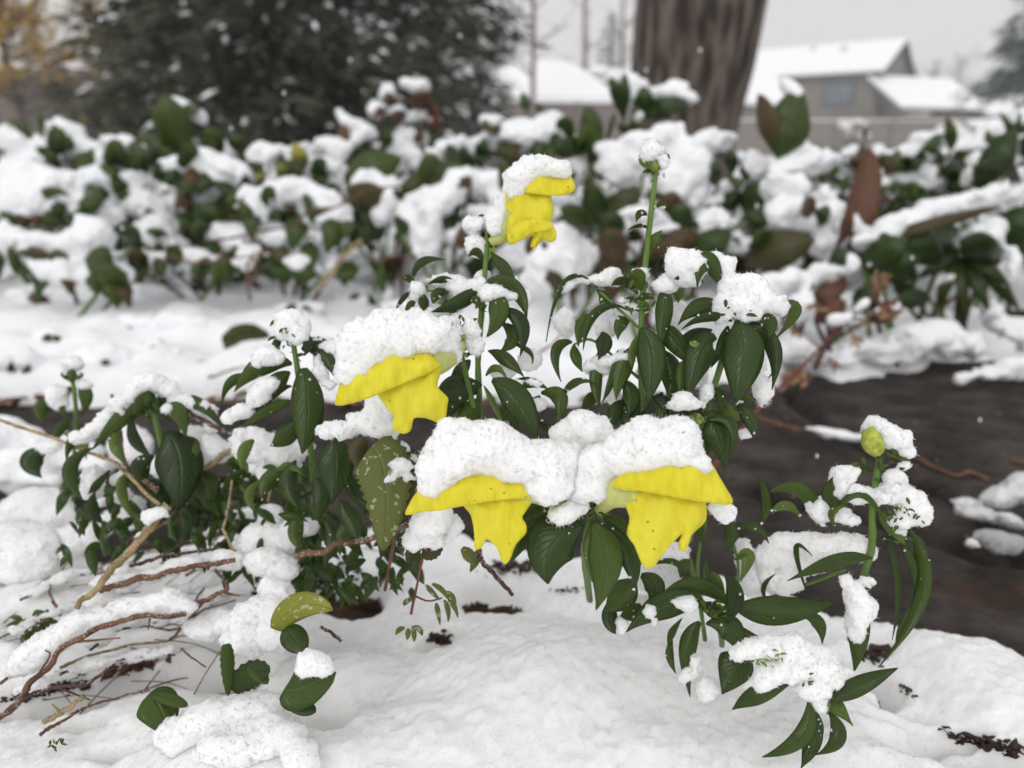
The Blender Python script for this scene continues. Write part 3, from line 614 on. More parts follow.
# big trunk
def big_tree():
    Y = 4.0; bl, br = W(636, 118, Y), W(734, 118, Y); tl, tr = W(641, 0, Y), W(762, 0, Y)
    c0 = (bl+br)/2; c1 = (tl+tr)/2; r0 = (br-bl)[0]/2; r1 = (tr-tl)[0]/2
    d = (c1-c0)/(c1[2]-c0[2]); b = c0-d*(c0[2]+.05); t_ = thing('tree', 'big broad bare trunk with furrowed grey brown bark behind the bed', 'tree', (b[0], b[1], 0))
    pts = [b, c0, c1, c1+d*1.1]; rad = [r0*1.25, r0, r1*1.0, r1*1.15]
    n, mm = 90, 72; c = catmull(pts, n); r = np.interp(np.linspace(0, 1, n), [0, .2, .5, 1], rad); V = []
    for i in range(n):
        for j in range(mm):
            th = 2*math.pi*j/mm; q = np.array([math.cos(th), math.sin(th)])
            k = 1+.05*float(vnoise(np.array([q[0]*3.2+5]), np.array([q[1]*3.2+5]), np.array([c[i][2]*.8]))[0])+.06*float(vnoise(np.array([q[0]*11+19]), np.array([q[1]*11+15]), np.array([c[i][2]*1.6]))[0])
            V.append(c[i]+np.array([q[0]*r[i]*k, q[1]*r[i]*k, 0]))
    Fc = [(i*mm+j, i*mm+(j+1) % mm, (i+1)*mm+(j+1) % mm, (i+1)*mm+j) for i in range(n-1) for j in range(mm)]
    obj('trunk', V, Fc, BARK, t_)
    top = pts[-1]
    for a, l in ((-.9, 1.9), (.7, 2.2), (.1, 2.0)):
        tube('limb', [top-d*.1, top+np.array([math.sin(a)*l*.4, .2, l*.5]), top+np.array([math.sin(a)*l, .5*a, l])], [r1*.7, r1*.45, r1*.2], BARK, t_, n=12, m=12, rough=.1)
big_tree()
def conifer(label, x, y, h, r, mat, nb=150, dens=1.0, snowp=.25, z0=.25, seed=1, cat='tree', name='evergreen_tree', group=None):
    R = random.Random(seed); g = np.random.default_rng(seed)
    t_ = thing(name, label, cat, (x, y, 0), group); tube('trunk', [(x, y, 0), (x+.05, y, h*.5), (x, y, h)], [r*.07+.04, r*.05+.02, .01], BARKF if mat is NEEDLEB else BARK, t_, n=8, m=8)
    NV, NF, SV, SF, WV = [], [], [], [], []
    for b in range(nb):
        z = z0+(h-z0)*(b/nb)**1.15; a = R.uniform(0, 6.28); L_ = r*(1-(z/h))**.8*R.uniform(.75, 1.12)+.05; drop = R.uniform(.1, .4)
        st = np.array([x, y, z]); en = st+np.array([math.cos(a)*L_, math.sin(a)*L_, L_*(.15-drop)]); WV.append(tube_vf([st, (st+en)/2+np.array([0, 0, .06*L_]), en], [.02*r, .004], 6, 4))
        n = int(26*dens*max(.3, L_/r))
        for k in range(n):
            u = R.random()**.7; c = st+(en-st)*u+np.array([0, 0, .06*L_*4*u*(1-u)])+g.normal(0, .06*r, 3)*np.array([1, 1, .6])
            s = r*R.uniform(.05, .11); dr = np.array([math.cos(a+R.gauss(0, .7)), math.sin(a+R.gauss(0, .7)), R.uniform(-.7, .2)]); sd_ = np.cross(dr, g.normal(0, 1, 3)); sd_ /= np.linalg.norm(sd_)
            for q in range(3):
                w = sd_*s*.14; o_ = g.normal(0, s*.35, 3); k0 = len(NV); NV += [c+o_-w, c+o_+w, c+o_+dr*s*1.5]; NF.append((k0, k0+1, k0+2))
            if R.random() < snowp*1.0:
                s = s*.55; k0 = len(SV); e1 = dr*s*1.6; e2 = np.array([-dr[1], dr[0], 0])*s*.5; p0 = c+np.array([0, 0, s*.25]); SV += [p0-e1*.5, p0+e2*.5, p0+e1*.5, p0-e2*.5, p0+np.array([0, 0, s*.35])]
                SF += [(k0, k0+1, k0+4), (k0+1, k0+2, k0+4), (k0+2, k0+3, k0+4), (k0+3, k0, k0+4), (k0+3, k0+2, k0+1, k0)]
    obj('branches', *merge(WV), BARK, t_); obj('foliage', NV, NF, mat, t_, smooth=False)
    if SV: obj('snow', SV, SF, SNOW_FAR, t_, smooth=False)['kind'] = 'stuff'
    return t_
def WX(px, Y): return W(px, 130, Y)[0]
conifer('largest dark spruce, dense and snow flecked, behind the middle of the bed', WX(300, 7.6), 7.6, 6.5, 1.75, NEEDLE, nb=330, dens=1.6, seed=3, snowp=.22)
conifer('dark spruce nearer the pale gap, its boughs reaching toward the shed', WX(430, 9.2), 9.2, 7, 1.25, NEEDLE, nb=260, dens=1.2, seed=5, snowp=.4)
conifer('looser spruce at the left with orange leaves showing through it', WX(182, 9.5), 9.5, 7.5, 1.7, NEEDLE, nb=170, dens=.8, seed=8, snowp=.4, z0=.1)
conifer('dark spruce standing behind the largest one, filling the gap beside it', WX(235, 10.5), 10.5, 8, 1.9, NEEDLE, nb=230, dens=1.3, seed=9, snowp=.15)
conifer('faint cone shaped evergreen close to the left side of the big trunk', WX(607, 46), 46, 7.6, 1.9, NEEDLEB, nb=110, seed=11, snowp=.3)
# pine reaching in from the right edge
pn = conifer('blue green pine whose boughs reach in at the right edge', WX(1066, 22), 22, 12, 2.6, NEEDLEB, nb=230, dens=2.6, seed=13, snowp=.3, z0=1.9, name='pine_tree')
def bare_tree(name, label, x, y, h, r, mat, n=60, seed=1, leaves=None, nl=0, group=None, spread=.5):
    R = random.Random(seed); t_ = thing(name, label, 'tree', (x, y, 0), group); tr = tube('trunk', [(x, y, 0), (x+R.uniform(-.2, .2), y, h*.5), (x+R.uniform(-.3, .3), y, h)], [r, r*.7, r*.15], mat, t_, n=8, m=7)
    parts = []; tips = []
    for i in range(n):
        z = h*R.uniform(.25, .95); a = R.uniform(0, 6.28); L_ = h*spread*(1-z/h*.75)*R.uniform(.4, 1); st = np.array([x, y, z]); en = st+np.array([math.cos(a)*L_, math.sin(a)*L_, L_*R.uniform(.3, 1.1)])
        md = (st+en)/2+np.array([R.gauss(0, .1), R.gauss(0, .1), -.05*L_]); parts.append(tube_vf([st, md, en], [r*.28, r*.05], 5, 4)); tips += [md, en]
        for k in range(3):
            e2 = md+np.array([R.gauss(0, .3), R.gauss(0, .3), R.random()*.5])*L_*.6; parts.append(tube_vf([md, e2], [r*.1, r*.03], 3, 3)); tips.append(e2)
    obj('branches', *merge(parts), mat, t_)
    if leaves:
        LV, LF = [], []
        for i in range(nl):
            c = tips[R.randrange(len(tips))]+np.array([R.gauss(0, .14), R.gauss(0, .14), R.gauss(0, .14)])*h*.25; s = h*.011*R.uniform(.6, 1.5); a_ = np.array([R.gauss(0, 1) for _ in range(3)]); b_ = np.array([R.gauss(0, 1) for _ in range(3)]); a_ /= np.linalg.norm(a_); b_ /= np.linalg.norm(b_)
            k0 = len(LV); LV += [c-a_*s, c+b_*s*.6, c+a_*s, c-b_*s*.6]; LF.append((k0, k0+1, k0+2, k0+3))
        obj('foliage', LV, LF, leaves, t_, smooth=False)
    return t_
bare_tree('maple_tree', 'tree with orange autumn leaves over the fence at the left edge', WX(28, 11.4), 11.4, 3.2, .08, BARKF, 80, 21, ORANGE, 4200, spread=.45)
bare_tree('maple_tree', 'small tree with sparse orange leaves before the left spruce', WX(112, 8.6), 8.6, 1.9, .04, BARKF, 40, 22, ORANGE, 1300, spread=.4)
for i, (px, Y, h, lb) in enumerate(((532, 24, 9, 'slim bare tree rising past the left end of the snowy shed roof'), (586, 30, 11, 'slim bare tree rising behind the shed, second from the big trunk'), (622, 33, 11, 'slim bare tree nearest the left side of the big trunk'))):
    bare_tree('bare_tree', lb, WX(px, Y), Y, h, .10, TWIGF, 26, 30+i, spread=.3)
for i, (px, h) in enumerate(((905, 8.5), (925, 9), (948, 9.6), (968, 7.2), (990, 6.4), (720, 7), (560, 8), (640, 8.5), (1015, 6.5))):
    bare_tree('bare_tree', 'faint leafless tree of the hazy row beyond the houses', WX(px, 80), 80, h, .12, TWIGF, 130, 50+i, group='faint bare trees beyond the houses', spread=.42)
# snow covered garden bushes by the grey fence
for i, (px, Y, w, h, lb) in enumerate(((855, 24, 1.1, 1.15, 'twiggy bush under snow in front of the grey fence, below the house window'), (958, 15, .75, .75, 'rusty leaved bush with snow in front of the grey fence at the right'), (1000, 12, .6, .72, 'small rusty bush by the right edge in front of the fence'))):
    x = WX(px, Y); t_ = thing('bush', lb, 'bush', (x, Y, 0)); R = random.Random(i); parts = []; sv = []
    for k in range(60):
        a = R.uniform(0, 6.28); e_ = np.array([x+math.cos(a)*w*.6*R.random(), Y+math.sin(a)*w*.5*R.random(), h*R.uniform(.5, 1)]); parts.append(tube_vf([(x+R.gauss(0, .08), Y, 0), (e_*[.7, .7, .6]+np.array([x, Y, 0])*[.3, .3, 0]), e_], [.012, .005], 6, 4)); sv.append(e_)
    obj('branches', *merge(parts), TWIGF, t_)
    if i: 
        LV, LF = [], []
        for k in range(260):
            c = sv[R.randrange(60)]+np.array([R.gauss(0, .07) for _ in range(3)]); s = .03; a_ = np.array([R.gauss(0, 1) for _ in range(3)]); b_ = np.array([R.gauss(0, 1) for _ in range(3)]); a_ /= np.linalg.norm(a_); b_ /= np.linalg.norm(b_)
            k0 = len(LV); LV += [c-a_*s, c+b_*s*.7, c+a_*s, c-b_*s*.7]; LF.append((k0, k0+1, k0+2, k0+3))
        obj('foliage', LV, LF, LITTER, t_, smooth=False)
    es = [(sv[k]+np.array([0, 0, .02]), (RT, np.array([0, 0, 1.]), np.array([0, 1., 0])), (R.uniform(.08, .16), R.uniform(.04, .07), .1)) for k in range(0, 60, 5)]
    snow('snow', es, t_, near=False, h=.025, k=60, amps=[(.03, .1)], mat=SNOW_FAR)

# cold hazy air over the whole place
hz = bpy.data.meshes.new('haze'); v_, f_ = box_vf((0, 42, 7), 260, 110, 17); hz.from_pydata([tuple(q) for q in v_], [], f_)
hm = bpy.data.materials.new('haze'); hm.use_nodes = True; t = hm.node_tree; t.nodes.remove(t.nodes['Principled BSDF']); pv = t.nodes.new('ShaderNodeVolumePrincipled')
pv.inputs['Color'].default_value = (.97, .97, .98, 1); pv.inputs['Density'].default_value = .0028; pv.inputs['Anisotropy'].default_value = .2
t.links.new(pv.outputs[0], [n for n in t.nodes if n.type == 'OUTPUT_MATERIAL'][0].inputs['Volume']); hz.materials.append(hm)
ho = bpy.data.objects.new('haze', hz); C.objects.link(ho); ho['kind'] = 'stuff'; ho['label'] = 'thin cold haze of falling snow over the garden'
scene.cycles.volume_bounces = 2

# ------------------------------------------------------------------ the bed of broad leaved plants behind the path
BM = {'g': BEDG, 'd': LEAFD, 'm': LEAFM, 'b': LEAFB, 'y': LEAFY, 'l': LEAF}
def bedplant(label, D, leaves, snows, group=None, cat='plant', base=None, under=True, name='broad_leaved_plant', seed=None):
    R = random.Random(seed if seed is not None else len(label)*7+int(D*100))
    xs_ = [l[0] for l in leaves]+[s[0] for s in snows]; ys_ = [l[1] for l in leaves]+[s[1] for s in snows]
    b = base or P(np.mean(xs_), max(ys_), D); b = np.array([b[0], b[1], .03]); t_ = thing(name, label, cat, b, group)
    for l in leaves:
        x0, y0, x1, y1, w, mt, tw = l[:7]; bend = l[7] if len(l) > 7 else .12*math.hypot(x1-x0, y1-y0)
        xm, ym = (x0+x1)/2, (y0+y1)/2-bend*.3
        leaf(t_, x0, y0, xm+R.uniform(-1, 1)*bend*.4, ym, x1, y1, w, D, D+R.uniform(-.06, .02)*D, tw, BM[mt], teeth=0, prof=(.95, .6) if w > 20 else (.9, .75), wav=.1)
        st = P(x0, y0, D); g = np.array([b[0]+R.uniform(-.03, .03), b[1]+R.uniform(-.03, .05), .02]); tube('stalk', [g, (g+st)/2+np.array([0, .01, 0]), st], [.004, .0025], TWIGD if R.random() < .6 else STEM, t_, n=7, m=6)
    for k in range(1 if len(leaves) < 8 and D > 1.24 else 0):
        if D > 1.75: break
        s = R.choice(snows or [(xs_[0], ys_[0], 10, 10)]); a = R.uniform(.5, 2.64); l = R.uniform(26, 52); x0, y0 = s[0]+R.uniform(-.6, .6)*s[2], s[1]+s[3]*.9
        leaf(t_, x0, y0, x0+math.cos(a)*l*.6, y0-math.sin(a)*l*.75, x0+math.cos(a)*l*1.15, y0-math.sin(a)*l*.7+R.uniform(0, 14), R.uniform(10, 17), D*.985, D*.96, R.uniform(-30, 30), BM[R.choice('gggld')], prof=(.9, .85), wav=.12)
    es = []
    for s in snows:
        x, y, rx, ry = s[:4]; rx, ry = (rx*1.14, ry*1.2) if x < 480 else (rx, ry); rot = s[4] if len(s) > 4 else 0
        for k in range(3 if rx > 14 else 2):
            es.append((x+R.uniform(-.35, .35)*rx, y+R.uniform(-.15, .25)*ry, D*(1+R.uniform(-.02, .02)), rx*R.uniform(.6, .8), ry*R.uniform(.75, 1.0), None, rot+R.uniform(-12, 12)))
        es.append((x, y, D, rx*.92, ry*.75, None, rot))
        if under:
            for k in range(3 if rx > 20 else 2):
                sx = x+R.uniform(-.9, .9)*rx; ex = sx+R.choice((-1, 1))*R.uniform(.1, .6)*rx
                leaf(t_, sx, y+ry*.3, (sx+ex)/2, y+ry*.6, ex, y+ry*R.uniform(1.1, 1.9)+3, R.uniform(14, 26), D*1.01, D*.97, R.uniform(-45, 45), BM[R.choice('ggddlm')], prof=(.95, .65))
    if es: snow('snow', es, t_, near=False)
    return t_
bedplant('plant whose tall green snow edged leaf stands highest at the left', 1.6,
 [(182, 160, 163, 94, 36, 'g', 15), (215, 158, 208, 126, 24, 'g', 20), (165, 162, 138, 134, 24, 'g', 25), (240, 155, 234, 132, 18, 'g', 10)],
 [(184, 107, 12, 3, -38), (155, 141, 15, 6, -12), (226, 153, 11, 11), (190, 166, 30, 11, 5)])
bedplant('narrow dark leaves poking up through snow at the far left of the bed', 1.55,
 [(53, 168, 54, 124, 17, 'd', 25), (30, 138, 6, 118, 11, 'g', 20), (40, 140, 38, 112, 8, 'g', 40), (80, 182, 76, 155, 24, 'g', 20), (60, 172, 48, 150, 10, 'g', 30)],
 [(14, 143, 24, 13), (67, 131, 13, 10), (82, 150, 28, 9, -8), (45, 143, 6, 8), (63, 170, 9, 7), (20, 163, 34, 10)])
bedplant('plant with dark arched leaves between heaped snow, left part of the bed', 1.5,
 [(120, 168, 155, 160, 22, 'd', 30), (118, 160, 148, 150, 20, 'g', 35), (100, 158, 120, 178, 14, 'g', 30), (150, 160, 172, 150, 16, 'g', 10)],
 [(130, 147, 18, 8, -10), (106, 165, 6, 9, 30), (115, 182, 38, 11), (125, 174, 16, 8), (155, 205, 46, 13, -4), (205, 197, 17, 12, 25)])
bedplant('low plant under the thickest snow pillow at the left of the bed', 1.4,
 [(40, 250, 25, 228, 22, 'd', 10), (70, 248, 100, 236, 20, 'g', 20), (20, 262, 5, 250, 22, 'd', 10)],
 [(45, 185, 48, 15), (22, 178, 44, 12), (60, 205, 46, 14), (18, 200, 34, 16), (85, 212, 22, 9)])
bedplant('low snow heaped plant with a round dark leaf near the bare snow at the left', 1.2,
 [(112, 300, 108, 262, 32, 'g', 10), (60, 262, 50, 245, 20, 'd', 10), (130, 246, 122, 226, 24, 'd', 30)],
 [(85, 240, 21, 22), (60, 268, 24, 12), (98, 276, 24, 14), (10, 240, 14, 22), (22, 262, 14, 10), (45, 245, 14, 7, -20)])
bedplant('plant with dark leaves left of centre under a long snow ridge', 1.45,
 [(195, 232, 216, 202, 30, 'd', 10), (175, 205, 190, 192, 20, 'm', 25), (235, 232, 228, 206, 22, 'm', 20), (210, 238, 190, 226, 22, 'g', 20)],
 [(208, 170, 44, 12), (250, 182, 34, 12), (176, 168, 16, 7), (165, 243, 22, 10, -20), (235, 240, 28, 13), (160, 225, 10, 6)])
bedplant('low rusty stemmed plant under small snow heaps left of the lone stout stick', 1.3,
 [(140, 270, 130, 248, 20, 'm', 30), (170, 268, 178, 244, 18, 'g', 20), (220, 270, 214, 252, 16, 'b', 20)],
 [(205, 262, 26, 9), (165, 262, 28, 8), (258, 256, 22, 12), (285, 262, 20, 9), (135, 255, 12, 7)])
bedplant('plant with narrow yellow green leaves standing out of the snow', 1.45,
 [(306, 172, 293, 142, 15, 'y', 10), (283, 184, 280, 162, 11, 'y', 15), (262, 186, 258, 172, 9, 'y', 15), (312, 186, 308, 170, 7, 'y', 15), (255, 206, 250, 190, 10, 'y', 35)],
 [(300, 152, 7, 11, -50), (272, 155, 18, 11), (265, 178, 34, 12), (315, 180, 24, 10), (325, 168, 14, 9)])
bedplant('plant bearing a broad arched snow cushion right of the yellow green leaves', 1.3,
 [(340, 245, 322, 236, 26, 'd', 10), (292, 215, 286, 204, 14, 'm', 10), (350, 240, 372, 226, 26, 'd', 10)],
 [(255, 203, 13, 16, 20), (290, 195, 34, 14), (325, 212, 26, 17, -35), (240, 240, 16, 10, 40), (270, 240, 32, 16), (296, 262, 22, 10), (330, 262, 14, 10)])
bedplant('brown withered flower heads capped with snow in front of the dark spruce', 1.9,
 [(345, 150, 340, 118, 12, 'b', 20), (362, 150, 362, 130, 14, 'd', 20), (385, 150, 388, 128, 12, 'g', 10), (425, 112, 414, 92, 26, 'b', 20), (390, 108, 386, 92, 16, 'b', 20), (436, 122, 420, 112, 24, 'b', 30), (400, 124, 392, 112, 20, 'b', 20), (440, 130, 424, 122, 22, 'b', 30), (380, 118, 374, 108, 16, 'b', 20), (418, 144, 410, 130, 20, 'b', 20), (375, 165, 368, 140, 8, 'b', 20)],
 [(389, 94, 8, 7, 40), (416, 87, 11, 6, -20), (381, 111, 9, 6, 20), (397, 112, 10, 5, 20), (422, 114, 14, 5, 15), (436, 120, 11, 4), (414, 136, 12, 6, -20), (350, 122, 12, 7, -40), (362, 134, 10, 6, 30), (330, 145, 16, 7), (336, 158, 14, 7, 60), (398, 148, 9, 13), (418, 158, 7, 10)], under=False, cat='withered plant', name='withered_plant')
bedplant('plant with the broadest dark green leaf spread flat, centre left of the bed', 1.35,
 [(345, 180, 402, 158, 34, 'g', 15), (400, 190, 470, 168, 34, 'g', 20), (345, 225, 392, 200, 46, 'd', 15), (392, 215, 345, 190, 30, 'm', 20), (380, 240, 345, 215, 40, 'd', 15), (400, 205, 392, 190, 20, 'd', 10)],
 [(372, 180, 17, 12, -20), (388, 196, 12, 14), (384, 210, 10, 12), (415, 188, 4, 3)], under=False)
bedplant('plant with snow draped like an open hand above bare ground, by the top flower', 1.25,
 [(440, 236, 420, 226, 24, 'd', 10), (452, 238, 470, 236, 24, 'm', 15), (398, 232, 408, 210, 22, 'd', 20), (470, 190, 460, 178, 16, 'm', 10), (430, 250, 418, 240, 16, 'g', 10)],
 [(432, 200, 26, 11, 8), (410, 212, 14, 9, 30), (428, 228, 11, 24), (450, 192, 14, 13), (465, 178, 14, 8), (500, 200, 16, 8), (492, 185, 26, 9), (460, 236, 12, 9)], under=False)
bedplant('plant with a thick flat snow loaf on top, just above the top yellow flower', 1.6,
 [(480, 165, 484, 138, 16, 'd', 20), (505, 172, 522, 158, 20, 'g', 20), (458, 168, 470, 152, 20, 'd', 10), (527, 112, 522, 92, 12, 'g', 20), (540, 116, 538, 102, 8, 'd', 20)],
 [(530, 134, 38, 17), (495, 122, 12, 6), (512, 136, 24, 14), (450, 150, 22, 12, 12), (474, 150, 10, 8), (548, 126, 18, 10), (575, 142, 8, 6)])
bedplant('upright oval green leaf with a dark stalk plant left of the tree trunk', 1.35,
 [(590, 158, 586, 106, 24, 'g', 10), (588, 150, 552, 150, 22, 'd', 15), (590, 178, 604, 150, 14, 'g', 40), (582, 215, 590, 170, 15, 'm', 30), (556, 220, 590, 222, 20, 'g', 10), (600, 228, 590, 180, 20, 'd', 20)],
 [(596, 152, 6, 14, 20), (575, 168, 10, 9), (600, 195, 8, 12)])
bedplant('plant under a round snow boulder right beside the top yellow flower', 1.15,
 [(560, 300, 548, 270, 20, 'm', 20), (596, 290, 600, 262, 16, 'd', 20), (610, 300, 606, 240, 28, 'm', 10), (540, 262, 532, 232, 24, 'm', 10)],
 [(562, 262, 36, 27), (556, 240, 26, 18), (540, 280, 16, 14)], under=False)
bedplant('dark leaved plant with long snow laden leaves against the tree trunk', 1.5,
 [(625, 118, 610, 76, 13, 'd', 10), (622, 118, 624, 72, 14, 'd', 25), (650, 112, 628, 84, 20, 'd', 10), (640, 112, 690, 96, 26, 'd', 40), (655, 118, 672, 100, 22, 'd', 15), (634, 142, 616, 125, 14, 'g', 50), (628, 140, 640, 122, 18, 'g', 10), (606, 140, 614, 112, 10, 'd', 60)],
 [(636, 82, 16, 5, -28), (666, 91, 18, 6, 8), (686, 97, 9, 5), (602, 74, 6, 4), (627, 104, 5, 11, -15), (637, 116, 5, 4)], under=False)
bedplant('plant wearing a smooth heavy snow mantle with two dark gaps in mid bed', 1.3,
 [(716, 186, 710, 160, 17, 'd', 10), (732, 174, 728, 148, 14, 'd', 10), (745, 215, 770, 185, 40, 'd', 15), (735, 210, 722, 190, 26, 'd', 10), (745, 180, 742, 160, 14, 'm', 40), (610, 225, 640, 188, 30, 'm', 5), (600, 240, 626, 200, 20, 'd', 10), (676, 218, 660, 190, 24, 'm', 20), (690, 230, 664, 200, 22, 'd', 10)],
 [(618, 165, 27, 20), (606, 150, 12, 10), (655, 137, 26, 9, 18), (634, 145, 16, 8, 20), (700, 144, 30, 10, 12), (690, 165, 22, 20), (680, 180, 22, 16), (696, 196, 13, 18), (712, 202, 18, 8, 10), (730, 208, 16, 7, -25), (725, 186, 10, 8), (758, 166, 20, 13, -35), (774, 182, 8, 8), (742, 158, 8, 8)], under=False)
bedplant('lower plant with small snow knobs and brown mottled leaves behind the tall budded stem', 1.12,
 [(616, 268, 606, 228, 30, 'm', 10), (640, 255, 660, 240, 24, 'g', 15), (662, 246, 702, 236, 26, 'm', 10), (600, 250, 612, 232, 18, 'g', 20), (690, 262, 730, 228, 30, 'd', 10), (620, 235, 600, 216, 24, 'd', 20), (590, 232, 560, 208, 24, 'g', 20)],
 [(636, 214, 16, 10, 25), (648, 232, 12, 8), (716, 228, 17, 17), (708, 245, 12, 9), (666, 228, 12, 8), (622, 228, 9, 8)], under=False)
bedplant('big notched green and brown leaf standing up before the taupe house', 1.2,
 [(781, 160, 758, 94, 24, 'm', 30), (787, 162, 800, 88, 40, 'g', -12), (781, 160, 780, 112, 30, 'g', 6)],
 [(793, 92, 9, 11, 15), (790, 150, 14, 12, 10), (800, 162, 24, 12), (776, 172, 10, 10), (828, 158, 14, 7)], under=False)
bedplant('plant with a white snow dome over a long brown edged leaf, right of the middle', 1.12,
 [(745, 262, 815, 240, 38, 'm', 10), (770, 250, 752, 235, 24, 'd', 10), (800, 216, 812, 196, 20, 'm', 40), (812, 225, 828, 205, 20, 'd', 30), (750, 228, 764, 206, 26, 'd', 10)],
 [(789, 214, 25, 14), (776, 222, 14, 9), (806, 222, 12, 9), (822, 196, 8, 14, -20), (828, 214, 10, 12), (785, 186, 20, 9), (790, 262, 9, 10), (823, 244, 8, 12)], under=False)
bedplant('pointed brown leaf standing upright out of the snow on the right', 1.1,
 [(850, 250, 870, 148, 31, 'b', 12, 8), (838, 242, 850, 208, 16, 'b', 40)],
 [(832, 212, 12, 12), (855, 222, 14, 12, -30), (868, 234, 12, 8), (846, 236, 6, 6)], under=False)
bedplant('dense snow heaped leaves filling the bed before the grey fence, right of the brown leaf', 1.5,
 [(884, 168, 880, 154, 12, 'g', 20), (908, 168, 906, 155, 10, 'g', 20), (835, 165, 830, 150, 14, 'g', 30), (890, 216, 920, 208, 26, 'd', 20), (960, 178, 940, 170, 22, 'd', 30), (950, 150, 946, 118, 14, 'g', 30), (864, 138, 866, 128, 6, 'g', 20), (820, 158, 812, 146, 12, 'd', 30), (906, 206, 902, 196, 12, 'g', 10), (958, 200, 955, 186, 12, 'g', 20)],
 [(836, 176, 34, 10, 8), (815, 168, 22, 9), (872, 160, 16, 8, 30), (890, 158, 14, 7), (900, 178, 22, 9), (880, 184, 24, 10), (925, 186, 36, 11), (960, 178, 16, 8), (900, 200, 34, 12), (948, 196, 18, 9), (930, 140, 17, 8), (905, 156, 18, 9, 25), (870, 196, 18, 10), (885, 210, 16, 8), (850, 152, 12, 7)])
bedplant('plants with flat snow shelves between the rusty bush and the right edge', 1.6,
 [(975, 150, 985, 138, 16, 'd', 20), (1000, 176, 1012, 168, 14, 'd', 20), (968, 162, 952, 156, 16, 'd', 40)],
 [(945, 155, 20, 7, 10), (975, 148, 22, 8, 15), (962, 168, 24, 6, 15), (1010, 142, 26, 9), (1018, 164, 16, 10), (990, 132, 14, 6, 30), (1020, 120, 10, 8)])
bedplant('plant with a dark sword shaped leaf leaning toward the right edge', 1.25,
 [(977, 190, 1016, 128, 28, 'd', 10), (972, 180, 985, 158, 18, 'g', 30), (1016, 138, 1000, 112, 6, 'd', 30), (1014, 142, 1020, 112, 6, 'd', 30), (1000, 250, 1030, 205, 40, 'd', 10), (1016, 260, 1030, 232, 20, 'g', 10)],
 [(978, 172, 8, 14, -20), (1012, 196, 20, 10, 25), (1022, 172, 10, 9), (1000, 206, 16, 9)], under=False)
bedplant('long low leaf carrying an unbroken ridge of snow, slanting up at the right', 1.05,
 [(868, 244, 1002, 206, 13, 'm', 10, 4), (880, 246, 960, 228, 36, 'd', 35), (860, 262, 905, 238, 34, 'd', 20), (940, 262, 895, 242, 34, 'd', 10), (868, 270, 920, 258, 26, 'd', 10), (1000, 262, 960, 240, 30, 'd', 10)],
 [(885, 232, 20, 12, 18), (910, 226, 26, 11, 18), (940, 214, 30, 12, 20), (972, 202, 26, 11, 22), (998, 192, 18, 9, 22), (862, 240, 12, 8)], under=False)
bedplant('hellebore like plant with narrow drooping dark leaves low at the right edge', 1.08,
 [(960, 262, 938, 312, 13, 'g', 20), (962, 262, 966, 318, 12, 'g', 20), (966, 260, 990, 312, 13, 'd', 20), (962, 258, 918, 278, 14, 'd', 20), (965, 255, 1010, 286, 14, 'd', 20), (960, 256, 930, 246, 14, 'd', 20), (968, 252, 1005, 250, 16, 'd', 20), (985, 270, 1020, 310, 14, 'd', 20), (910, 290, 880, 262, 18, 'd', 10), (900, 296, 910, 260, 22, 'd', 10), (930, 300, 895, 300, 20, 'd', 10)],
 [(938, 280, 9, 7), (990, 312, 12, 9, -30), (1008, 272, 9, 15), (958, 258, 7, 11, -25), (976, 238, 20, 14), (992, 226, 14, 8)], under=False)
bedplant('snow cushions on drooping leaves at the edge of the path, right of the snowy rosette', 1.0,
 [(812, 300, 846, 280, 24, 'b', 30), (850, 310, 880, 290, 26, 'd', 10), (815, 320, 845, 300, 26, 'b', 20), (870, 320, 900, 300, 26, 'b', 30), (830, 262, 850, 250, 20, 'd', 10)],
 [(795, 282, 26, 14), (776, 290, 16, 12), (800, 300, 15, 14), (830, 272, 24, 13, 10), (842, 262, 12, 10), (852, 300, 12, 10), (842, 314, 14, 8, 20)], under=False)

# filler plants standing behind and between, so that the bed is deep from any side
protos = []
def filler(seed):
    R = random.Random(seed); t_ = thing('broad_leaved_plant', 'x', 'plant', (0, 0, 0)); es = []
    for k in range(11):
        a = 2*math.pi*k/11+R.uniform(-.3, .3); L_ = R.uniform(.08, .14); hh = R.uniform(.07, .16); b = np.array([0, 0, .03]); t1 = np.array([math.cos(a)*L_, math.sin(a)*L_, hh]); md = np.array([math.cos(a)*L_*.55, math.sin(a)*L_*.55, hh+.03]); st = np.array([math.cos(a)*.02, math.sin(a)*.02, hh*.7])
        v, f, uv = leaf_vf(st, md, t1, R.uniform(.035, .055), view=np.array([0, 0, -1.0]), fold=-.25, wav=.12, prof=(.95, .6)); o = obj('leaf', v, f, BM[R.choice('ggddlm')], t_, uv=uv); thick(o, .001)
        tube('stalk', [b, (b+st)/2, st], [.0035, .002], STEM, t_, n=5, m=5)
        if k % 3 != 1:
            ra = np.array([math.cos(a), math.sin(a), 0]); es.append(((md+t1)/2+np.array([0, 0, .008])-ra*.01, (ra, np.array([-ra[1], ra[0], 0]), np.array([0, 0, 1.])), (L_*R.uniform(.3, .45), R.uniform(.016, .026), R.uniform(.009, .016))))
    es.append((np.array([0, 0, .15]), (RT, np.array([0, 1., 0]), np.array([0, 0, 1.])), (.04, .04, .022)))
    snow('snow', es, t_, near=False, h=.004, org=(0, 0, 0)); return t_
for s in range(5): protos.append(filler(100+s))
spots = []
R = random.Random(5)
for yy in np.arange(1.55, 3.7, .21):
    n = int(2.0*yy/.24)
    for k in range(n): spots.append((-yy*.8+(k+.5)*yy*1.6/n+R.uniform(-.05, .05), yy+R.uniform(-.07, .07)))
used = set()
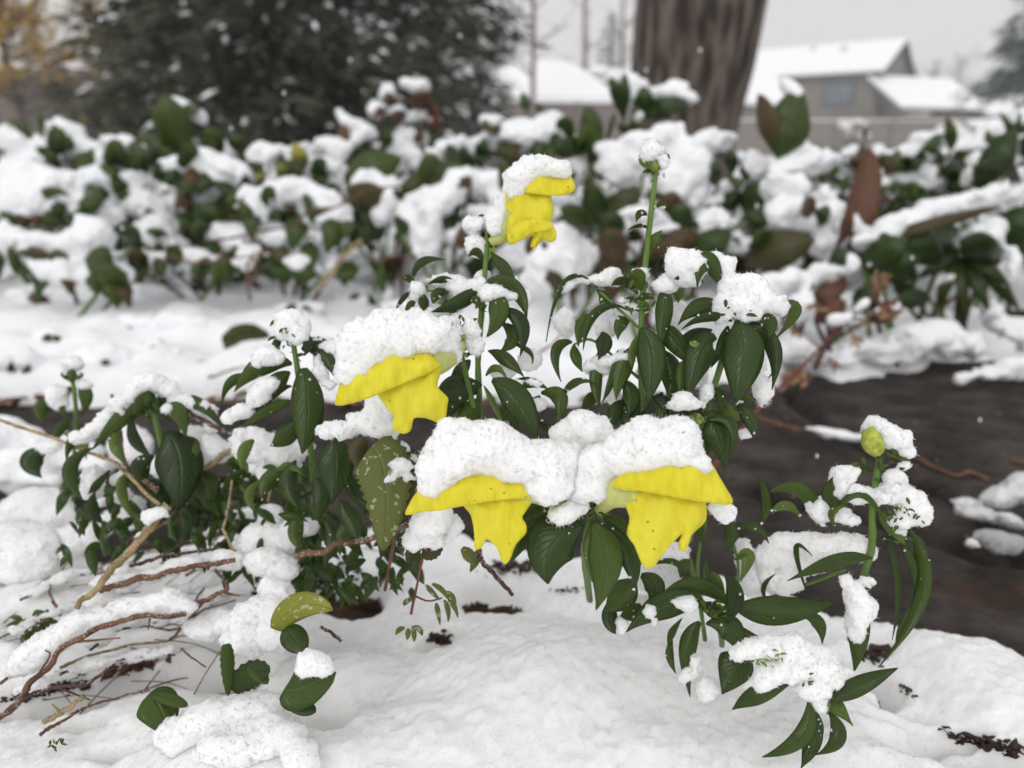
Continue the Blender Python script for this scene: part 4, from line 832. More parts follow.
for i, (x, y) in enumerate(spots):
    if y > 3.4 and abs(x-.85) < .5: continue
    k = i % 5; src = protos[k]
    if k in used:
        o = src.copy(); C.objects.link(o)
        for ch in list(src.children):
            c_ = ch.copy(); C.objects.link(c_); c_.parent = o
    else: o = src; used.add(k)
    o.location = (x, y, -.02+.01*R.random()); o.rotation_euler = (0, 0, R.uniform(0, 6.28)); s = R.uniform(.85, 1.25); o.scale = (s, s, s*R.uniform(.85, 1.15))
    o['label'] = 'snow laden broad leaved plant among the crowd that fills the back of the bed'; o['group'] = 'crowded plants at the back of the bed'; o['category'] = 'plant'

# small snow covered clumps scattered over the open snow at the left
for i, (x, y) in enumerate(((30, 300), (90, 292), (150, 296), (195, 284), (260, 282), (330, 276), (395, 272), (50, 340), (130, 326), (185, 330), (300, 310), (360, 300), (400, 312), (20, 366), (100, 360), (160, 352), (330, 350), (400, 350), (430, 290), (450, 330))):
    g = G(x, y, .035); D_ = float(np.dot(g-CAMP, FW)); t_ = thing('snowy_tuft', 'low snow smothered tuft with a few leaf edges showing on the open snow', 'plant tuft', g, 'snow smothered tufts on the open snow'); R = random.Random(i)
    for k in range(R.choice((1, 2, 3))):
        a = R.uniform(-2.8, -.3); l = R.uniform(8, 20); leaf(t_, x, y+2, x+math.cos(a)*l*.5, y-math.sin(a)*l*.3-3, x+math.cos(a)*l*1.2, y-math.sin(a)*l*.4+2, R.uniform(8, 15), D_, D_-.02, R.uniform(-40, 40), BM[R.choice('gdmb')])
    snow('snow', [(x+R.uniform(-10, 10), y+R.uniform(-5, 2), D_*R.uniform(.98, 1.02), R.uniform(10, 26), R.uniform(4, 9)) for k in range(4)], t_, near=False)
# dead leaves and litter at the front edge of the bed
for i, (x, y, x1, y1, w, D, mt) in enumerate(((250, 388, 180, 372, 34, .99, 'b'), (75, 392, 130, 402, 22, .98, 'b'), (220, 384, 270, 366, 22, 1.0, 'b'))):
    v, f, uv = leaf_vf(P(x, y, D), P((x+x1)/2, (y+y1)/2-4, D), P(x1, y1, D), w*D/F, twist=20, wav=.15)
    o = obj('dead_leaf', v, f, LITTER, uv=uv, org=P(x, y, D)); thick(o, .001)
    tag(o, ('broad pale brown dead leaf at the snow edge beside the top of the left plant', 'curled brown dead leaf at the snow edge near the left edge', 'smaller tan dead leaf under the snow edge behind the left plant')[i], 'dead leaf')
LI = [(rng.uniform(-.9, 1.3), rng.uniform(1.0, 1.5)) for _ in range(90)]+[(rng.uniform(-.75, .1), rng.uniform(.84, .93)) for _ in range(60)]
parts = []
for x, y in LI:
    a = random.uniform(0, 6.28); l = random.uniform(.02, .05); b = np.array([x, y, -.012+random.random()*.02]); t1 = b+np.array([math.cos(a)*l, math.sin(a)*l, random.uniform(-.005, .02)])
    v, f, _ = leaf_vf(b, (b+t1)/2+np.array([0, 0, .008]), t1, l*.5, view=np.array([0, 0, -1.]), nt_=7, nw=5, wav=.2); parts.append((v, f))
v, f = merge(parts); LT2 = simple('litter', (.07, .025, .015), .7, .5, 30, col2=(.16, .07, .04)); tag(obj('leaf_litter', v, f, LT2), 'dark red brown leaf litter under the bed plants', 'leaf litter', kind='stuff')
parts = []
for i in range(150):   # grit and scraps on the stone
    x, y = rng.uniform(.05, 1.0), rng.uniform(.50, 1.0); z = float(hstone(np.array([[x]]), np.array([[y]]))[0, 0]); a = random.uniform(0, 6.28); l = random.uniform(.002, .008); b = np.array([x, y, z+.001]); d_ = np.array([math.cos(a), math.sin(a), .1])*l
    v, f, _ = leaf_vf(b-d_*.5, b+np.array([0, 0, .001]), b+d_*.5, l*random.uniform(.25, .7), view=np.array([0, 0, -1.]), nt_=5, nw=4, wav=.2); parts.append((v, f))
v, f = merge(parts); tag(obj('grit', v, f, LITTER), 'fine grit and leaf scraps strewn over the bare stone', 'grit', kind='stuff')
# the mossy lump in the snow
v, f = ellmesh(247, 341, 1.02, 24, 17, n=14, m=20, amp=.12); MOSS = simple('moss', (.018, .020, .008), .9, .5, 90, col2=(.07, .075, .02), bump=.003, bscale=200)
tag(obj('mossy_stone', v, f, MOSS, org=P(247, 352, 1.02)), 'small dark mossy stone half sunk in the snow at the left', 'stone')

# ------------------------------------------------------------------ foreground snapdragons
def gp(px, py, D):   # base on the snow under a point
    p = P(px, py, D); return np.array([p[0], p[1], max(-.01, H(p[0], p[1]))])
def plant(label, base, cat='snapdragon', name='snapdragon_plant'): return thing(name, label, cat, base)
def hit(px, py):
    r_ = ray(px, py); t = np.linspace(.2, .75, 400); q = CAMP+r_*t[:, None]; h = hsnow(q[:, 0], q[:, 1]); i = np.nonzero(q[:, 2] < h)[0]
    return q[i[0]] if len(i) else q[-1]
def frost(o, up=.1, dens=1.6e6, L=.0009):
    me = o.data; V = np.array([v.co for v in me.vertices])+origin(o); Q = np.array([list(f.vertices) for f in me.polygons if len(f.vertices) == 4 and f.normal.z > up])
    if len(Q) < 4: return
    c = V[Q].mean(1); Q = Q[vnoise(c[:, 0]/.004, c[:, 1]/.004, c[:, 2]/.004) > -.15]
    if len(Q) < 4: return
    fv, ff = flakes(V, Q, dens, L, 5, 9000); obj('frost', fv, ff, GRAIN, o, smooth=False)['kind'] = 'stuff'
def specks(t_, n=10, near=.5):
    # stray grains of snow caught on the leaves
    pts = []
    for c_ in t_.children:
        if not c_.name.startswith('leaf'): continue
        co = np.empty(len(c_.data.vertices)*3, np.float32); c_.data.vertices.foreach_get('co', co); co = co.reshape(-1, 3)+origin(t_)
        k = random.choice((0, 0, 0, 1, 2, n//3)); i = np.clip((np.abs(rng.normal(0, .45, k))*len(co)).astype(int), 0, len(co)-2); pts.append(co[i]+(co[i+1]-co[i])*rng.random((k, 1)))
    if not pts: return
    pts = np.vstack(pts); V_ = []; F_ = []
    for q in pts:
        d = (CAMP-q)/np.linalg.norm(CAMP-q); q = q+d*.0003+np.array([0, 0, .0003]); s = random.choice((.0003, .0004, .0005, .0008)); k0 = len(V_)
        V_ += [q+np.array(x_)*s*random.uniform(.6, 1.3) for x_ in ((1, 0, 0), (-1, 0, 0), (0, 1, 0), (0, -1, 0), (0, 0, 1), (0, 0, -1))]
        F_ += [tuple(k0+j for j in f_) for f_ in ((0, 2, 4), (2, 1, 4), (1, 3, 4), (3, 0, 4), (2, 0, 5), (1, 2, 5), (3, 1, 5), (0, 3, 5))]
    obj('snow_specks', V_, F_, GRAIN, t_, smooth=False)['kind'] = 'stuff'
def L(t_, rows, D, mat=None):
    for r in rows:
        x0, y0, xm, ym, x1, y1, w = r[:7]; dd = r[7] if len(r) > 7 else 0; tw = r[8] if len(r) > 8 else random.uniform(-22, 22); m_ = r[9] if len(r) > 9 else mat
        d1 = r[10] if len(r) > 10 else dd-.006
        leaf(t_, x0, y0, xm, ym, x1, y1, w*(.98 if w > 27 else .86), D+dd, D+d1, tw, m_, arch=0, fold=random.uniform(.22, .45), prof=(random.uniform(.8, 1.05), random.uniform(.9, 1.25)), wav=random.uniform(.04, .16))
def cap(par, es, label, **kw):
    o = snow('snow_cap', es, par, **kw); o['label'] = label; return o
def flower(t_, D, upper, lower, tubepts, tuber, bu=5, bl=6, off=.004, extra=None):
    fl = ptube('flower', tubepts, tuber, TUBE, t_, n=12, rough=.05)
    petal('upper_petal', upper, D, bu, PETAL, fl); petal('lower_petal', lower, D, bl, PETAL, fl, off=off)
    if extra:
        for e_ in extra: petal('petal_lobe', e_, D, 2, PETAL, fl, off=off+.003)
    leaflets(fl, tubepts[-1][0], tubepts[-1][1], tubepts[-1][2], 9, 9, 5, 14, BUD, 'calyx'); return fl

# --- front plant with the two lowest flowers
D1 = .285
A = plant('nearest yellow snapdragon, with the two lowest blooms side by side under one snow heap', gp(590, 585, .36))
ptube('stem', [(590, 480, D1+.012), (590, 520, D1+.006), (585, 555, .31), (590, 600, .37)], [3, 4, 4], STEM, A)
L(A, [(584, 524, 553, 545, 548, 584, 50, -.004, 5, LEAFD), (560, 505, 530, 525, 511, 563, 30, .008, 15, LEAF), (592, 524, 590, 550, 592, 582, 16, .004, 10, LEAFL),
      (592, 522, 605, 560, 596, 610, 35, -.003, -5, LEAF), (602, 525, 628, 552, 634, 590, 26, .002, 15, LEAFD), (600, 515, 618, 524, 632, 536, 18, .006, 0, LEAF), (556, 512, 540, 512, 524, 520, 20, .008, 30, LEAF),
      (585, 506, 572, 500, 556, 512, 14, .0, 10, LEAF), (592, 508, 604, 504, 616, 512, 12, .004, 10, LEAF), (578, 500, 585, 490, 592, 500, 10, 0, 20, LEAFL)], D1)
leaflets(A, 588, 512, D1-.004, 34, 20, 26, 9, LEAF, 'young_leaves')
ptube('bud_stalk', [(600, 506, D1-.004), (590, 488, D1-.008), (577, 471, D1-.014)], [1.1, .8], STEM, A, rough=.1)
obj('bud', *ellmesh(574, 468, D1-.014, 4, 4, amp=.1), BUD, A)
leaflets(A, 545, 482, D1-.010, 14, 16, 12, 6, BUD, 'bud_leaflets'); leaflets(A, 566, 487, D1-.010, 12, 16, 14, 6, BUD, 'bud_leaflets')
DF = .268
_f = flower(A, DF, [(405, 515, 5), (410, 503, 2), (417, 492, 0), (436, 478, 6), (460, 470, 10), (492, 470, 10), (520, 480, 8), (534, 491, 4), (531, 497, 1), (512, 499, -2), (490, 501, -4), (466, 505, -5), (442, 510, -4), (421, 512, 0)],
       [(462, 498, 2), (490, 495, 0), (515, 492, 0), (535, 491, 2), (531, 503, 0), (522, 517, 0), (526, 524, 0), (526, 533, 1), (516, 544, 2), (509, 561, 4), (504, 564, 5), (500, 556, 4), (496, 546, 2), (487, 539, 0), (481, 548, 2), (475, 549, 3), (474, 530, 1), (471, 515, 2), (464, 506, 3)],
       [(520, 486, DF+.003), (545, 494, DF+.008), (572, 508, D1+.003)], [14, 12, 5], bu=8, bl=7)
DG = .262
flower(A, DG, [(612, 486, 5), (618, 477, 2), (646, 464, 6), (666, 452, 12), (690, 446, 14), (704, 452, 10), (713, 466, 6), (722, 482, 2), (733, 501, 1), (728, 505, 2), (712, 503, -2), (690, 500, -5), (664, 495, -7), (640, 491, -4), (622, 490, 1)],
       [(614, 486, 4), (640, 483, 0), (680, 486, 0), (704, 497, 2), (706, 512, 2), (699, 524, 3), (692, 533, 4), (687, 548, 6), (681, 552, 7), (678, 546, 6), (682, 534, 3), (672, 543, 2), (664, 553, 2), (653, 567, 5), (647, 568, 6), (641, 562, 4), (635, 546, 1), (627, 534, 0), (630, 518, 0), (624, 502, 2)],
       [(640, 490, DG+.006), (616, 492, DG+.010), (600, 510, D1+.002)], [20, 16, 6], bu=10, bl=8,
       extra=[[(694, 508, 8), (707, 510, 8), (705, 522, 8), (697, 530, 9), (691, 536, 9), (684, 552, 10), (680, 550, 10), (684, 530, 9), (688, 518, 8)]])
cap(A, [(440, 470, DF, 20, 20), (455, 452, DF, 30, 29), (484, 447, DF, 32, 26), (512, 458, DF+.002, 28, 24), (540, 462, DF+.005, 28, 22), (562, 467, DF+.008, 22, 24), (430, 484, DF, 12, 12), (548, 486, DF+.003, 22, 16), (500, 472, DF+.004, 30, 12)], 'wide snow cap on the lower left yellow bloom, reaching to the middle bud', seed=1)
cap(A, [(600, 466, DG+.010, 22, 22), (598, 488, DG+.008, 16, 16), (625, 455, DG+.005, 24, 24), (652, 446, DG+.002, 28, 25), (675, 447, DG+.001, 26, 25), (696, 464, DG, 16, 15, None, -45), (705, 478, DG+.001, 8, 8), (646, 462, DG+.002, 34, 10), (726, 512, DG+.012, 8, 9), (716, 506, DG+.012, 10, 8), (583, 482, DG+.012, 12, 18)], 'rounded snow cap on the lower right yellow bloom, its edge showing a yellow fleck', seed=2)
cap(A, [(585, 432, .295, 27, 20), (572, 440, .295, 18, 13), (600, 440, .295, 16, 13)], 'dome of snow set back between the two lowest yellow blooms', seed=3)
snow('snow', [(562, 517, D1-.009, 13, 7, None, 15), (570, 512, D1-.009, 7, 6), (582, 500, D1-.008, 4, 4), (585, 508, D1-.008, 3, 3)], A, seed=4)

# --- plant carrying the left bloom and the top bloom
D2 = .34
B = plant('yellow snapdragon with one bloom at the left and one small bloom on top', gp(480, 520, .40))
ptube('stem', [(487, 222, .345), (486, 250, .345), (484, 285, .342), (481, 320, .34), (478, 360, .335), (480, 420, .335), (482, 520, .40)], [1.6, 2.4, 2.6, 3, 3, 3, 3], STEM, B, n=26)
ptube('stem', [(460, 345, .315), (466, 375, .32), (474, 410, .328), (482, 450, .345)], [2, 3, 3], STEM, B)
L(B, [(491, 252, 503, 266, 515, 279, 14, 0, 10, LEAF), (482, 287, 461, 302, 431, 312, 18, -.004, 15, LEAFD), (459, 287, 444, 280, 428, 284, 9, .002, 20, LEAF), (448, 292, 437, 294, 433, 305, 12, 0, 0, LEAF),
      (413, 281, 421, 262, 445, 260, 10, .004, 25, LEAF), (414, 284, 408, 278, 403, 279, 9, .004, 10, LEAF), (412, 290, 402, 300, 396, 309, 6, .004, 20, LEAFD), (482, 260, 476, 252, 468, 257, 10, .003, 10, LEAF),
      (484, 286, 512, 288, 527, 318, 22, -.006, -25, LEAF), (491, 292, 499, 312, 486, 338, 24, -.010, 5, LEAF), (501, 309, 522, 324, 520, 356, 19, -.008, 20, LEAFD), (503, 324, 512, 338, 500, 352, 18, -.004, -20, LEAF),
      (492, 380, 518, 400, 538, 441, 30, -.030, 8, LEAFD), (488, 351, 505, 358, 524, 377, 16, -.012, 15, LEAF), (507, 389, 528, 382, 549, 390, 15, -.015, 25, LEAFD), (541, 393, 560, 398, 556, 425, 20, -.008, 10, LEAF),
      (482, 384, 455, 388, 436, 392, 28, -.016, -10, LEAFD), (478, 392, 450, 404, 446, 424, 24, -.014, 10, LEAF), (480, 398, 470, 414, 462, 436, 26, -.012, 10, LEAF), (486, 376, 496, 368, 507, 379, 9, -.014, 20, LEAFL),
      (484, 386, 494, 404, 503, 425, 8, -.025, 30, LEAFL), (470, 360, 460, 372, 450, 384, 16, -.01, 10, LEAF), (478, 330, 470, 342, 462, 352, 10, -.006, 10, LEAF), (420, 292, 424, 304, 420, 312, 12, .002, 10, LEAFD), (415, 300, 410, 306, 404, 312, 9, .002, 10, LEAF),
      (446, 300, 450, 308, 458, 312, 12, 0, 0, LEAFD), (470, 304, 476, 300, 480, 312, 10, -.006, 10, LEAF), (505, 340, 528, 350, 532, 364, 8, -.004, 50, LEAF), (540, 420, 552, 428, 566, 432, 14, -.01, 20, LEAFD), (500, 408, 512, 422, 520, 438, 18, -.016, 20, LEAF), (540, 396, 530, 410, 538, 420, 14, -.01, 0, LEAF), (455, 400, 442, 412, 432, 422, 18, .0, 10, LEAFD)], D2)
leaflets(B, 466, 335, .312, 16, 40, 34, 8, LEAF, 'young_leaves'); leaflets(B, 488, 222, .343, 8, 22, 12, 6, LEAF, 'young_leaves'); leaflets(B, 462, 350, .312, 12, 18, 18, 6, BUD, 'bud_leaflets'); leaflets(B, 484, 300, D2, 12, 50, 20, 9, LEAF, 'young_leaves')
ptube('side_shoot', [(482, 296, D2), (455, 292, D2), (420, 290, D2+.004), (412, 288, D2+.004)], [1.5, 1.2], STEM, B)
DL = .285
flower(B, DL, [(335, 405, 6), (336, 398, 4), (342, 378, 2), (352, 362, 2), (374, 350, 6), (402, 346, 10), (430, 354, 10), (441, 364, 6), (433, 371, 1), (414, 379, -3), (392, 388, -6), (374, 396, -5), (356, 402, -2), (344, 405, 2)],
       [(378, 392, 2), (402, 375, 0), (424, 366, 0), (442, 364, 3), (437, 384, 0), (440, 390, 0), (448, 398, 1), (447, 408, 3), (445, 424, 5), (442, 428, 6), (436, 422, 4), (426, 418, 1), (414, 418, 0), (411, 430, 4), (404, 434, 6), (396, 431, 5), (392, 426, 4), (394, 417, 1), (388, 409, 2), (380, 398, 3)],
       [(428, 362, DL+.006), (446, 356, DL+.012), (462, 345, DL+.022)], [17, 14, 5], bu=9, bl=7)
cap(B, [(366, 342, DL, 26, 26), (358, 366, DL, 16, 18), (350, 385, DL, 9, 8), (392, 334, DL+.002, 30, 24), (422, 333, DL+.006, 28, 22), (443, 336, DL+.010, 20, 22), (450, 352, DL+.012, 12, 14), (378, 360, DL+.004, 30, 12), (345, 372, DL+.001, 9, 16), (415, 352, DL+.006, 26, 10)], 'big snow cap on the left yellow bloom, highest of the lower three', seed=5)
DT = .335
flower(B, DT, [(504, 200, 5), (507, 190, 3), (513, 181, 2), (524, 173, 6), (545, 170, 9), (560, 171, 8), (570, 175, 4), (574, 183, 2), (575, 190, 2), (566, 195, 0), (552, 196, -2), (535, 194, -3), (518, 192, 1), (508, 198, 4)],
       [(505, 198, 4), (514, 188, 0), (535, 186, -1), (550, 192, 0), (552, 200, 1), (554, 212, 2), (551, 221, 3), (556, 231, 4), (556, 239, 5), (550, 243, 5), (543, 239, 4), (538, 245, 5), (534, 249, 6), (530, 246, 5), (533, 236, 2), (520, 240, 2), (510, 245, 4), (507, 238, 3), (507, 226, 2), (507, 214, 3)],
       [(515, 212, DT+.006), (505, 232, DT+.010), (490, 243, DT+.010)], [11, 11, 4], bu=5, bl=7)
petal_fold = petal('petal_fold', [(507, 236, 0), (518, 222, -2), (534, 219, -3), (548, 221, -2), (553, 228, 0), (546, 231, 0), (532, 233, -1), (520, 241, -1), (511, 245, 1)], DT, 3, PETAL, B.children[-1] if False else [c_ for c_ in B.children if c_.name.startswith('flower')][-1], off=.001)
cap(B, [(522, 176, DT+.001, 15, 12, None, 40), (540, 167, DT+.001, 20, 10), (556, 168, DT+.001, 14, 9), (512, 190, DT+.002, 8, 10, None, 50), (497, 222, DT+.009, 11, 14), (503, 206, DT+.008, 8, 12)], 'small snow cap on the topmost yellow bloom', seed=6)
snow('snow', [(472, 290, .342, 24, 12), (450, 282, .344, 22, 8), (480, 276, .344, 10, 8), (478, 247, .346, 9, 9), (476, 224, .343, 7, 4), (420, 292, .343, 10, 9), (495, 292, .331, 12, 6), (510, 296, .332, 8, 4), (508, 281, .342, 14, 6), (436, 310, .344, 16, 7), (525, 300, .340, 8, 10)], B, seed=7)
snow('snow', [(520, 383, .322, 11, 6), (530, 382, .322, 8, 5), (538, 404, .328, 10, 8), (470, 332, .311, 6, 12), (476, 342, .311, 5, 8), (505, 372, .332, 12, 6), (530, 360, .345, 10, 8), (428, 388, .318, 6, 4)], B, seed=8)

# --- plant with the tall budded stem
D3 = .335
Cc = plant('flowerless snapdragon with the tallest bare stem, ending in a snow tipped bud', gp(640, 540, .42))
ptube('stem', [(656, 172, .335), (652, 205, .335), (647, 250, .335), (643, 290, .335), (641, 340, .335), (642, 400, .34), (645, 540, .42)], [2.3, 2.8, 3, 3, 3.2, 3.4], STEM, Cc, n=26, rough=.12)
bud(Cc, 655, 163, .335, 13, BUD, 9); leaflets(Cc, 655, 172, .335, 9, 16, 14, 8, LEAF, 'bud_leaflets')
L(Cc, [(647, 215, 640, 214, 636, 222, 9, 0, 10), (652, 210, 660, 204, 668, 207, 6, 0, 30), (651, 250, 654, 240, 662, 230, 12, .002, 10, LEAFL), (648, 228, 638, 226, 628, 230, 6, 0, 50), (652, 256, 672, 248, 673, 280, 24, .012, 10, LEAFM),
       (597, 288, 566, 282, 546, 342, 9, .004, 48), (597, 290, 605, 300, 600, 312, 14, .006, 10), (624, 307, 596, 314, 583, 350, 13, -.004, 35, LEAFD), (640, 290, 636, 278, 628, 276, 22, -.004, 5, LEAF), (638, 294, 624, 282, 611, 286, 12, .002, 20),
       (665, 286, 664, 315, 659, 347, 20, -.008, 5), (677, 283, 678, 292, 678, 304, 12, .006, 10, LEAFL), (641, 328, 652, 360, 647, 406, 30, -.012, 0, LEAFD), (658, 322, 676, 342, 694, 366, 24, -.006, 10, LEAFD),
       (592, 316, 582, 326, 578, 347, 15, .006, 10), (572, 342, 556, 352, 561, 382, 13, .002, 15), (574, 344, 576, 356, 582, 372, 13, .004, 10), (602, 332, 604, 344, 598, 360, 20, .0, 10, LEAFD), (636, 300, 646, 296, 655, 300, 9, 0, 30), (636, 312, 622, 322, 618, 340, 16, .004, 10),
       (600, 350, 596, 380, 600, 408, 15, .0, 10), (618, 350, 612, 380, 602, 402, 10, -.004, 30), (636, 345, 622, 372, 616, 400, 22, -.004, 10, LEAF), (560, 400, 575, 382, 596, 384, 10, .0, 30), (622, 380, 632, 396, 628, 416, 20, -.004, 10, LEAFD), (640, 400, 632, 420, 634, 440, 24, -.004, 10, LEAFD), (650, 395, 664, 412, 672, 436, 28, -.004, 10, LEAFD), (660, 350, 672, 372, 668, 402, 26, -.002, 10, LEAFD), (598, 392, 590, 400, 580, 410, 14, .004, 10), (670, 380, 682, 392, 690, 412, 20, -.006, 10, LEAFD), (644, 330, 634, 350, 632, 368, 12, -.004, 30, LEAFL), (628, 400, 616, 412, 612, 428, 18, .0, 10, LEAFD)], D3)
leaflets(Cc, 642, 300, D3-.004, 26, 24, 16, 10, LEAF, 'young_leaves'); ptube('side_shoot', [(641, 330, D3), (622, 312, D3), (600, 292, D3+.004)], [1.6, 1.3], STEM, Cc); ptube('side_shoot', [(641, 380, D3), (620, 362, D3), (592, 340, D3+.004), (575, 344, D3)], [1.8, 1.2], STEM, Cc)
snow('snow', [(656, 150, .332, 13, 8), (665, 160, .331, 6, 10), (649, 154, .331, 7, 6), (664, 175, .336, 5, 8), (632, 227, .337, 6, 2), (642, 212, .336, 6, 3), (662, 207, .334, 6, 2)], Cc, seed=9)
snow('snow', [(568, 286, .338, 14, 4, None, 28), (585, 280, .339, 12, 5), (604, 282, .339, 14, 6), (614, 274, .339, 9, 8), (620, 280, .339, 6, 6), (636, 272, .332, 9, 5), (606, 307, .331, 10, 5, None, 12), (620, 301, .331, 9, 4, None, 15), (664, 287, .327, 9, 6), (669, 281, .327, 5, 5)], Cc, seed=10)
snow('snow', [(632, 312, .340, 14, 7), (604, 360, .333, 18, 6), (620, 358, .333, 10, 6), (590, 366, .335, 12, 7), (600, 372, .336, 10, 6), (680, 318, .345, 12, 14), (650, 372, .345, 12, 8), (612, 396, .34, 8, 10), (566, 322, .36, 10, 14), (605, 330, .345, 10, 9)], Cc, seed=11)

# --- plant with the rosette at the right
D4 = .325
E = plant('flowerless snapdragon whose rosette spreads under a long snow ridge by the tallest stem', gp(720, 540, .42))
ptube('stem', [(738, 320, .325), (728, 345, .326), (716, 380, .33), (706, 420, .335), (690, 540, .42)], [3, 3.2, 3.4, 3.6], STEM, E, n=20)
L(E, [(734, 319, 704, 306, 678, 325, 22, -.004, -12, LEAF), (732, 321, 706, 318, 682, 329, 12, -.008, 30, LEAFD), (723, 290, 706, 262, 697, 288, 24, -.006, 5, LEAF), (703, 282, 688, 278, 674, 279, 11, .0, 25, LEAFD), (761, 310, 795, 308, 774, 340, 15, -.002, 10, LEAF),
      (738, 323, 743, 358, 735, 404, 42, -.012, 3, LEAFD), (745, 326, 772, 346, 772, 390, 20, -.006, -12, LEAFD), (744, 326, 776, 352, 768, 378, 12, -.002, 40, LEAF), (750, 322, 768, 322, 769, 340, 20, -.006, 10, LEAF), (728, 326, 722, 346, 711, 368, 13, .002, 10, LEAF),
      (716, 340, 702, 352, 686, 404, 32, -.004, 8, LEAFD), (712, 330, 690, 338, 676, 352, 16, .006, 10, LEAFD), (700, 418, 716, 428, 725, 470, 30, -.004, 10, LEAFD), (706, 420, 732, 424, 730, 462, 14, -.008, 30, LEAF), (737, 404, 750, 420, 754, 440, 16, .0, 5, LEAF), (724, 400, 728, 412, 740, 420, 20, .002, 10, LEAFL),
      (700, 400, 690, 420, 684, 444, 26, .0, 10, LEAFD), (688, 380, 680, 400, 670, 424, 24, .004, 10, LEAFD), (710, 390, 720, 396, 722, 412, 16, .0, 10, LEAF), (694, 360, 684, 372, 680, 396, 18, .0, 10, LEAF), (712, 420, 704, 444, 706, 458, 18, 0, 10, LEAF), (662, 392, 650, 420, 640, 430, 24, .006, 10, LEAFD), (740, 400, 746, 398, 756, 402, 8, 0, 10, LEAFL)], D4)
leaflets(E, 742, 308, D4-.010, 34, 22, 34, 8, LEAF, 'young_leaves'); bud(E, 695, 344, D4-.006, 5, BUD, 5); bud(E, 698, 419, D4-.008, 8, BUD, 6); bud(E, 766, 318, D4, 6, STEMR, 5)
snow('snow', [(678, 258, .322, 9, 9), (690, 266, .322, 17, 12), (708, 264, .322, 18, 9), (724, 268, .321, 10, 9), (690, 278, .323, 12, 8), (728, 284, .319, 12, 14), (742, 284, .318, 18, 12), (756, 296, .318, 18, 13, None, -25), (770, 302, .319, 12, 10), (738, 302, .317, 20, 14), (724, 308, .318, 10, 12), (752, 314, .316, 12, 9), (780, 308, .321, 6, 7)], E, seed=12)
snow('snow', [(692, 405, .314, 17, 7), (685, 402, .314, 9, 7), (764, 392, .328, 8, 12), (757, 380, .33, 8, 12), (706, 396, .322, 5, 10), (747, 434, .325, 7, 6), (738, 401, .326, 6, 3), (700, 372, .34, 10, 12), (758, 358, .335, 8, 14)], E, seed=13)

# --- right hand plant with the lone pale bud
D5 = .33
Gg = plant('snapdragon at the right with a lone pale green bud under snow before the stone', gp(862, 640, .40))
ptube('stem', [(880, 455, .33), (876, 480, .33), (872, 510, .328), (872, 545, .33), (860, 590, .34), (850, 640, .40)], [3, 3.4, 3.4], STEM, Gg, n=20)
obj('bud', *ellmesh(873, 441, .329, 11, 16, rot=15, amp=.12), BUDY, Gg); leaflets(Gg, 884, 458, .328, 22, 16, 18, 12, LEAF, 'young_leaves'); leaflets(Gg, 905, 515, .322, 34, 22, 60, 7, LEAF, 'bud_leaflets'); leaflets(Gg, 872, 470, .328, 22, 20, 10, 10, LEAF, 'young_leaves')
L(Gg, [(838, 513, 829, 495, 833, 477, 17, 0, 5, LEAF), (872, 472, 858, 468, 847, 483, 8, .0, 25, LEAF), (834, 515, 860, 494, 886, 524, 9, -.006, 20, LEAF), (820, 524, 802, 492, 769, 492, 18, .004, 15, LEAF), (762, 524, 766, 500, 758, 474, 10, .012, 15, LEAF), (800, 516, 785, 506, 771, 514, 12, .008, 20, LEAFL), (835, 526, 832, 512, 848, 506, 8, -.004, 20, LEAFL),
       (876, 540, 906, 536, 926, 546, 12, .0, 20, LEAF), (905, 525, 922, 590, 878, 668, 17, -.004, -20, LEAF), (886, 540, 898, 580, 892, 640, 9, .002, 30, LEAFD), (848, 580, 858, 625, 854, 672, 26, -.006, 0, LEAF), (872, 558, 836, 562, 787, 581, 18, -.008, 15, LEAF),
       (878, 510, 890, 524, 905, 545, 16, -.002, 10, LEAFL), (880, 480, 894, 472, 905, 468, 7, .0, 20, LEAF), (900, 545, 912, 560, 914, 590, 12, .0, 10, LEAF), (920, 590, 905, 625, 895, 650, 12, .002, 10, LEAF)], D5)
cap(Gg, [(884, 430, .329, 16, 10, None, -18), (897, 440, .329, 15, 11, None, -30), (908, 452, .329, 8, 8), (872, 428, .329, 9, 8), (886, 438, .331, 16, 10, None, -25)], 'tilted snow cap on the pale green bud before the bare stone', seed=14)
cap(Gg, [(868, 494, .326, 20, 9), (890, 494, .326, 24, 12), (910, 504, .326, 17, 16), (895, 478, .327, 14, 7), (905, 466, .328, 9, 7), (920, 512, .326, 10, 12), (903, 522, .323, 12, 5)], 'flat snow shelf on the leaf tuft just below the pale green bud', seed=15)
snow('snow', [(846, 473, .328, 10, 7), (838, 482, .328, 6, 11), (856, 470, .328, 6, 4), (842, 516, .330, 9, 7), (822, 512, .332, 9, 12), (812, 505, .334, 6, 5), (856, 520, .328, 6, 5), (900, 530, .324, 6, 5)], Gg, seed=16)
snow('snow', [(856, 592, .322, 11, 14), (862, 608, .322, 13, 14), (856, 622, .322, 8, 14), (848, 582, .322, 8, 8), (854, 630, .321, 8, 8), (868, 582, .324, 8, 8)], Gg, seed=17)
cap(Gg, [(792, 544, .345, 26, 12), (820, 548, .340, 22, 14), (846, 546, .340, 22, 14), (862, 552, .340, 10, 9), (775, 556, .350, 22, 14), (796, 562, .345, 22, 12), (780, 580, .348, 22, 14), (765, 566, .352, 14, 12), (812, 566, .345, 14, 10)], 'lumpy snow mass lying over curled leaves left of the pale budded shoot', seed=18)

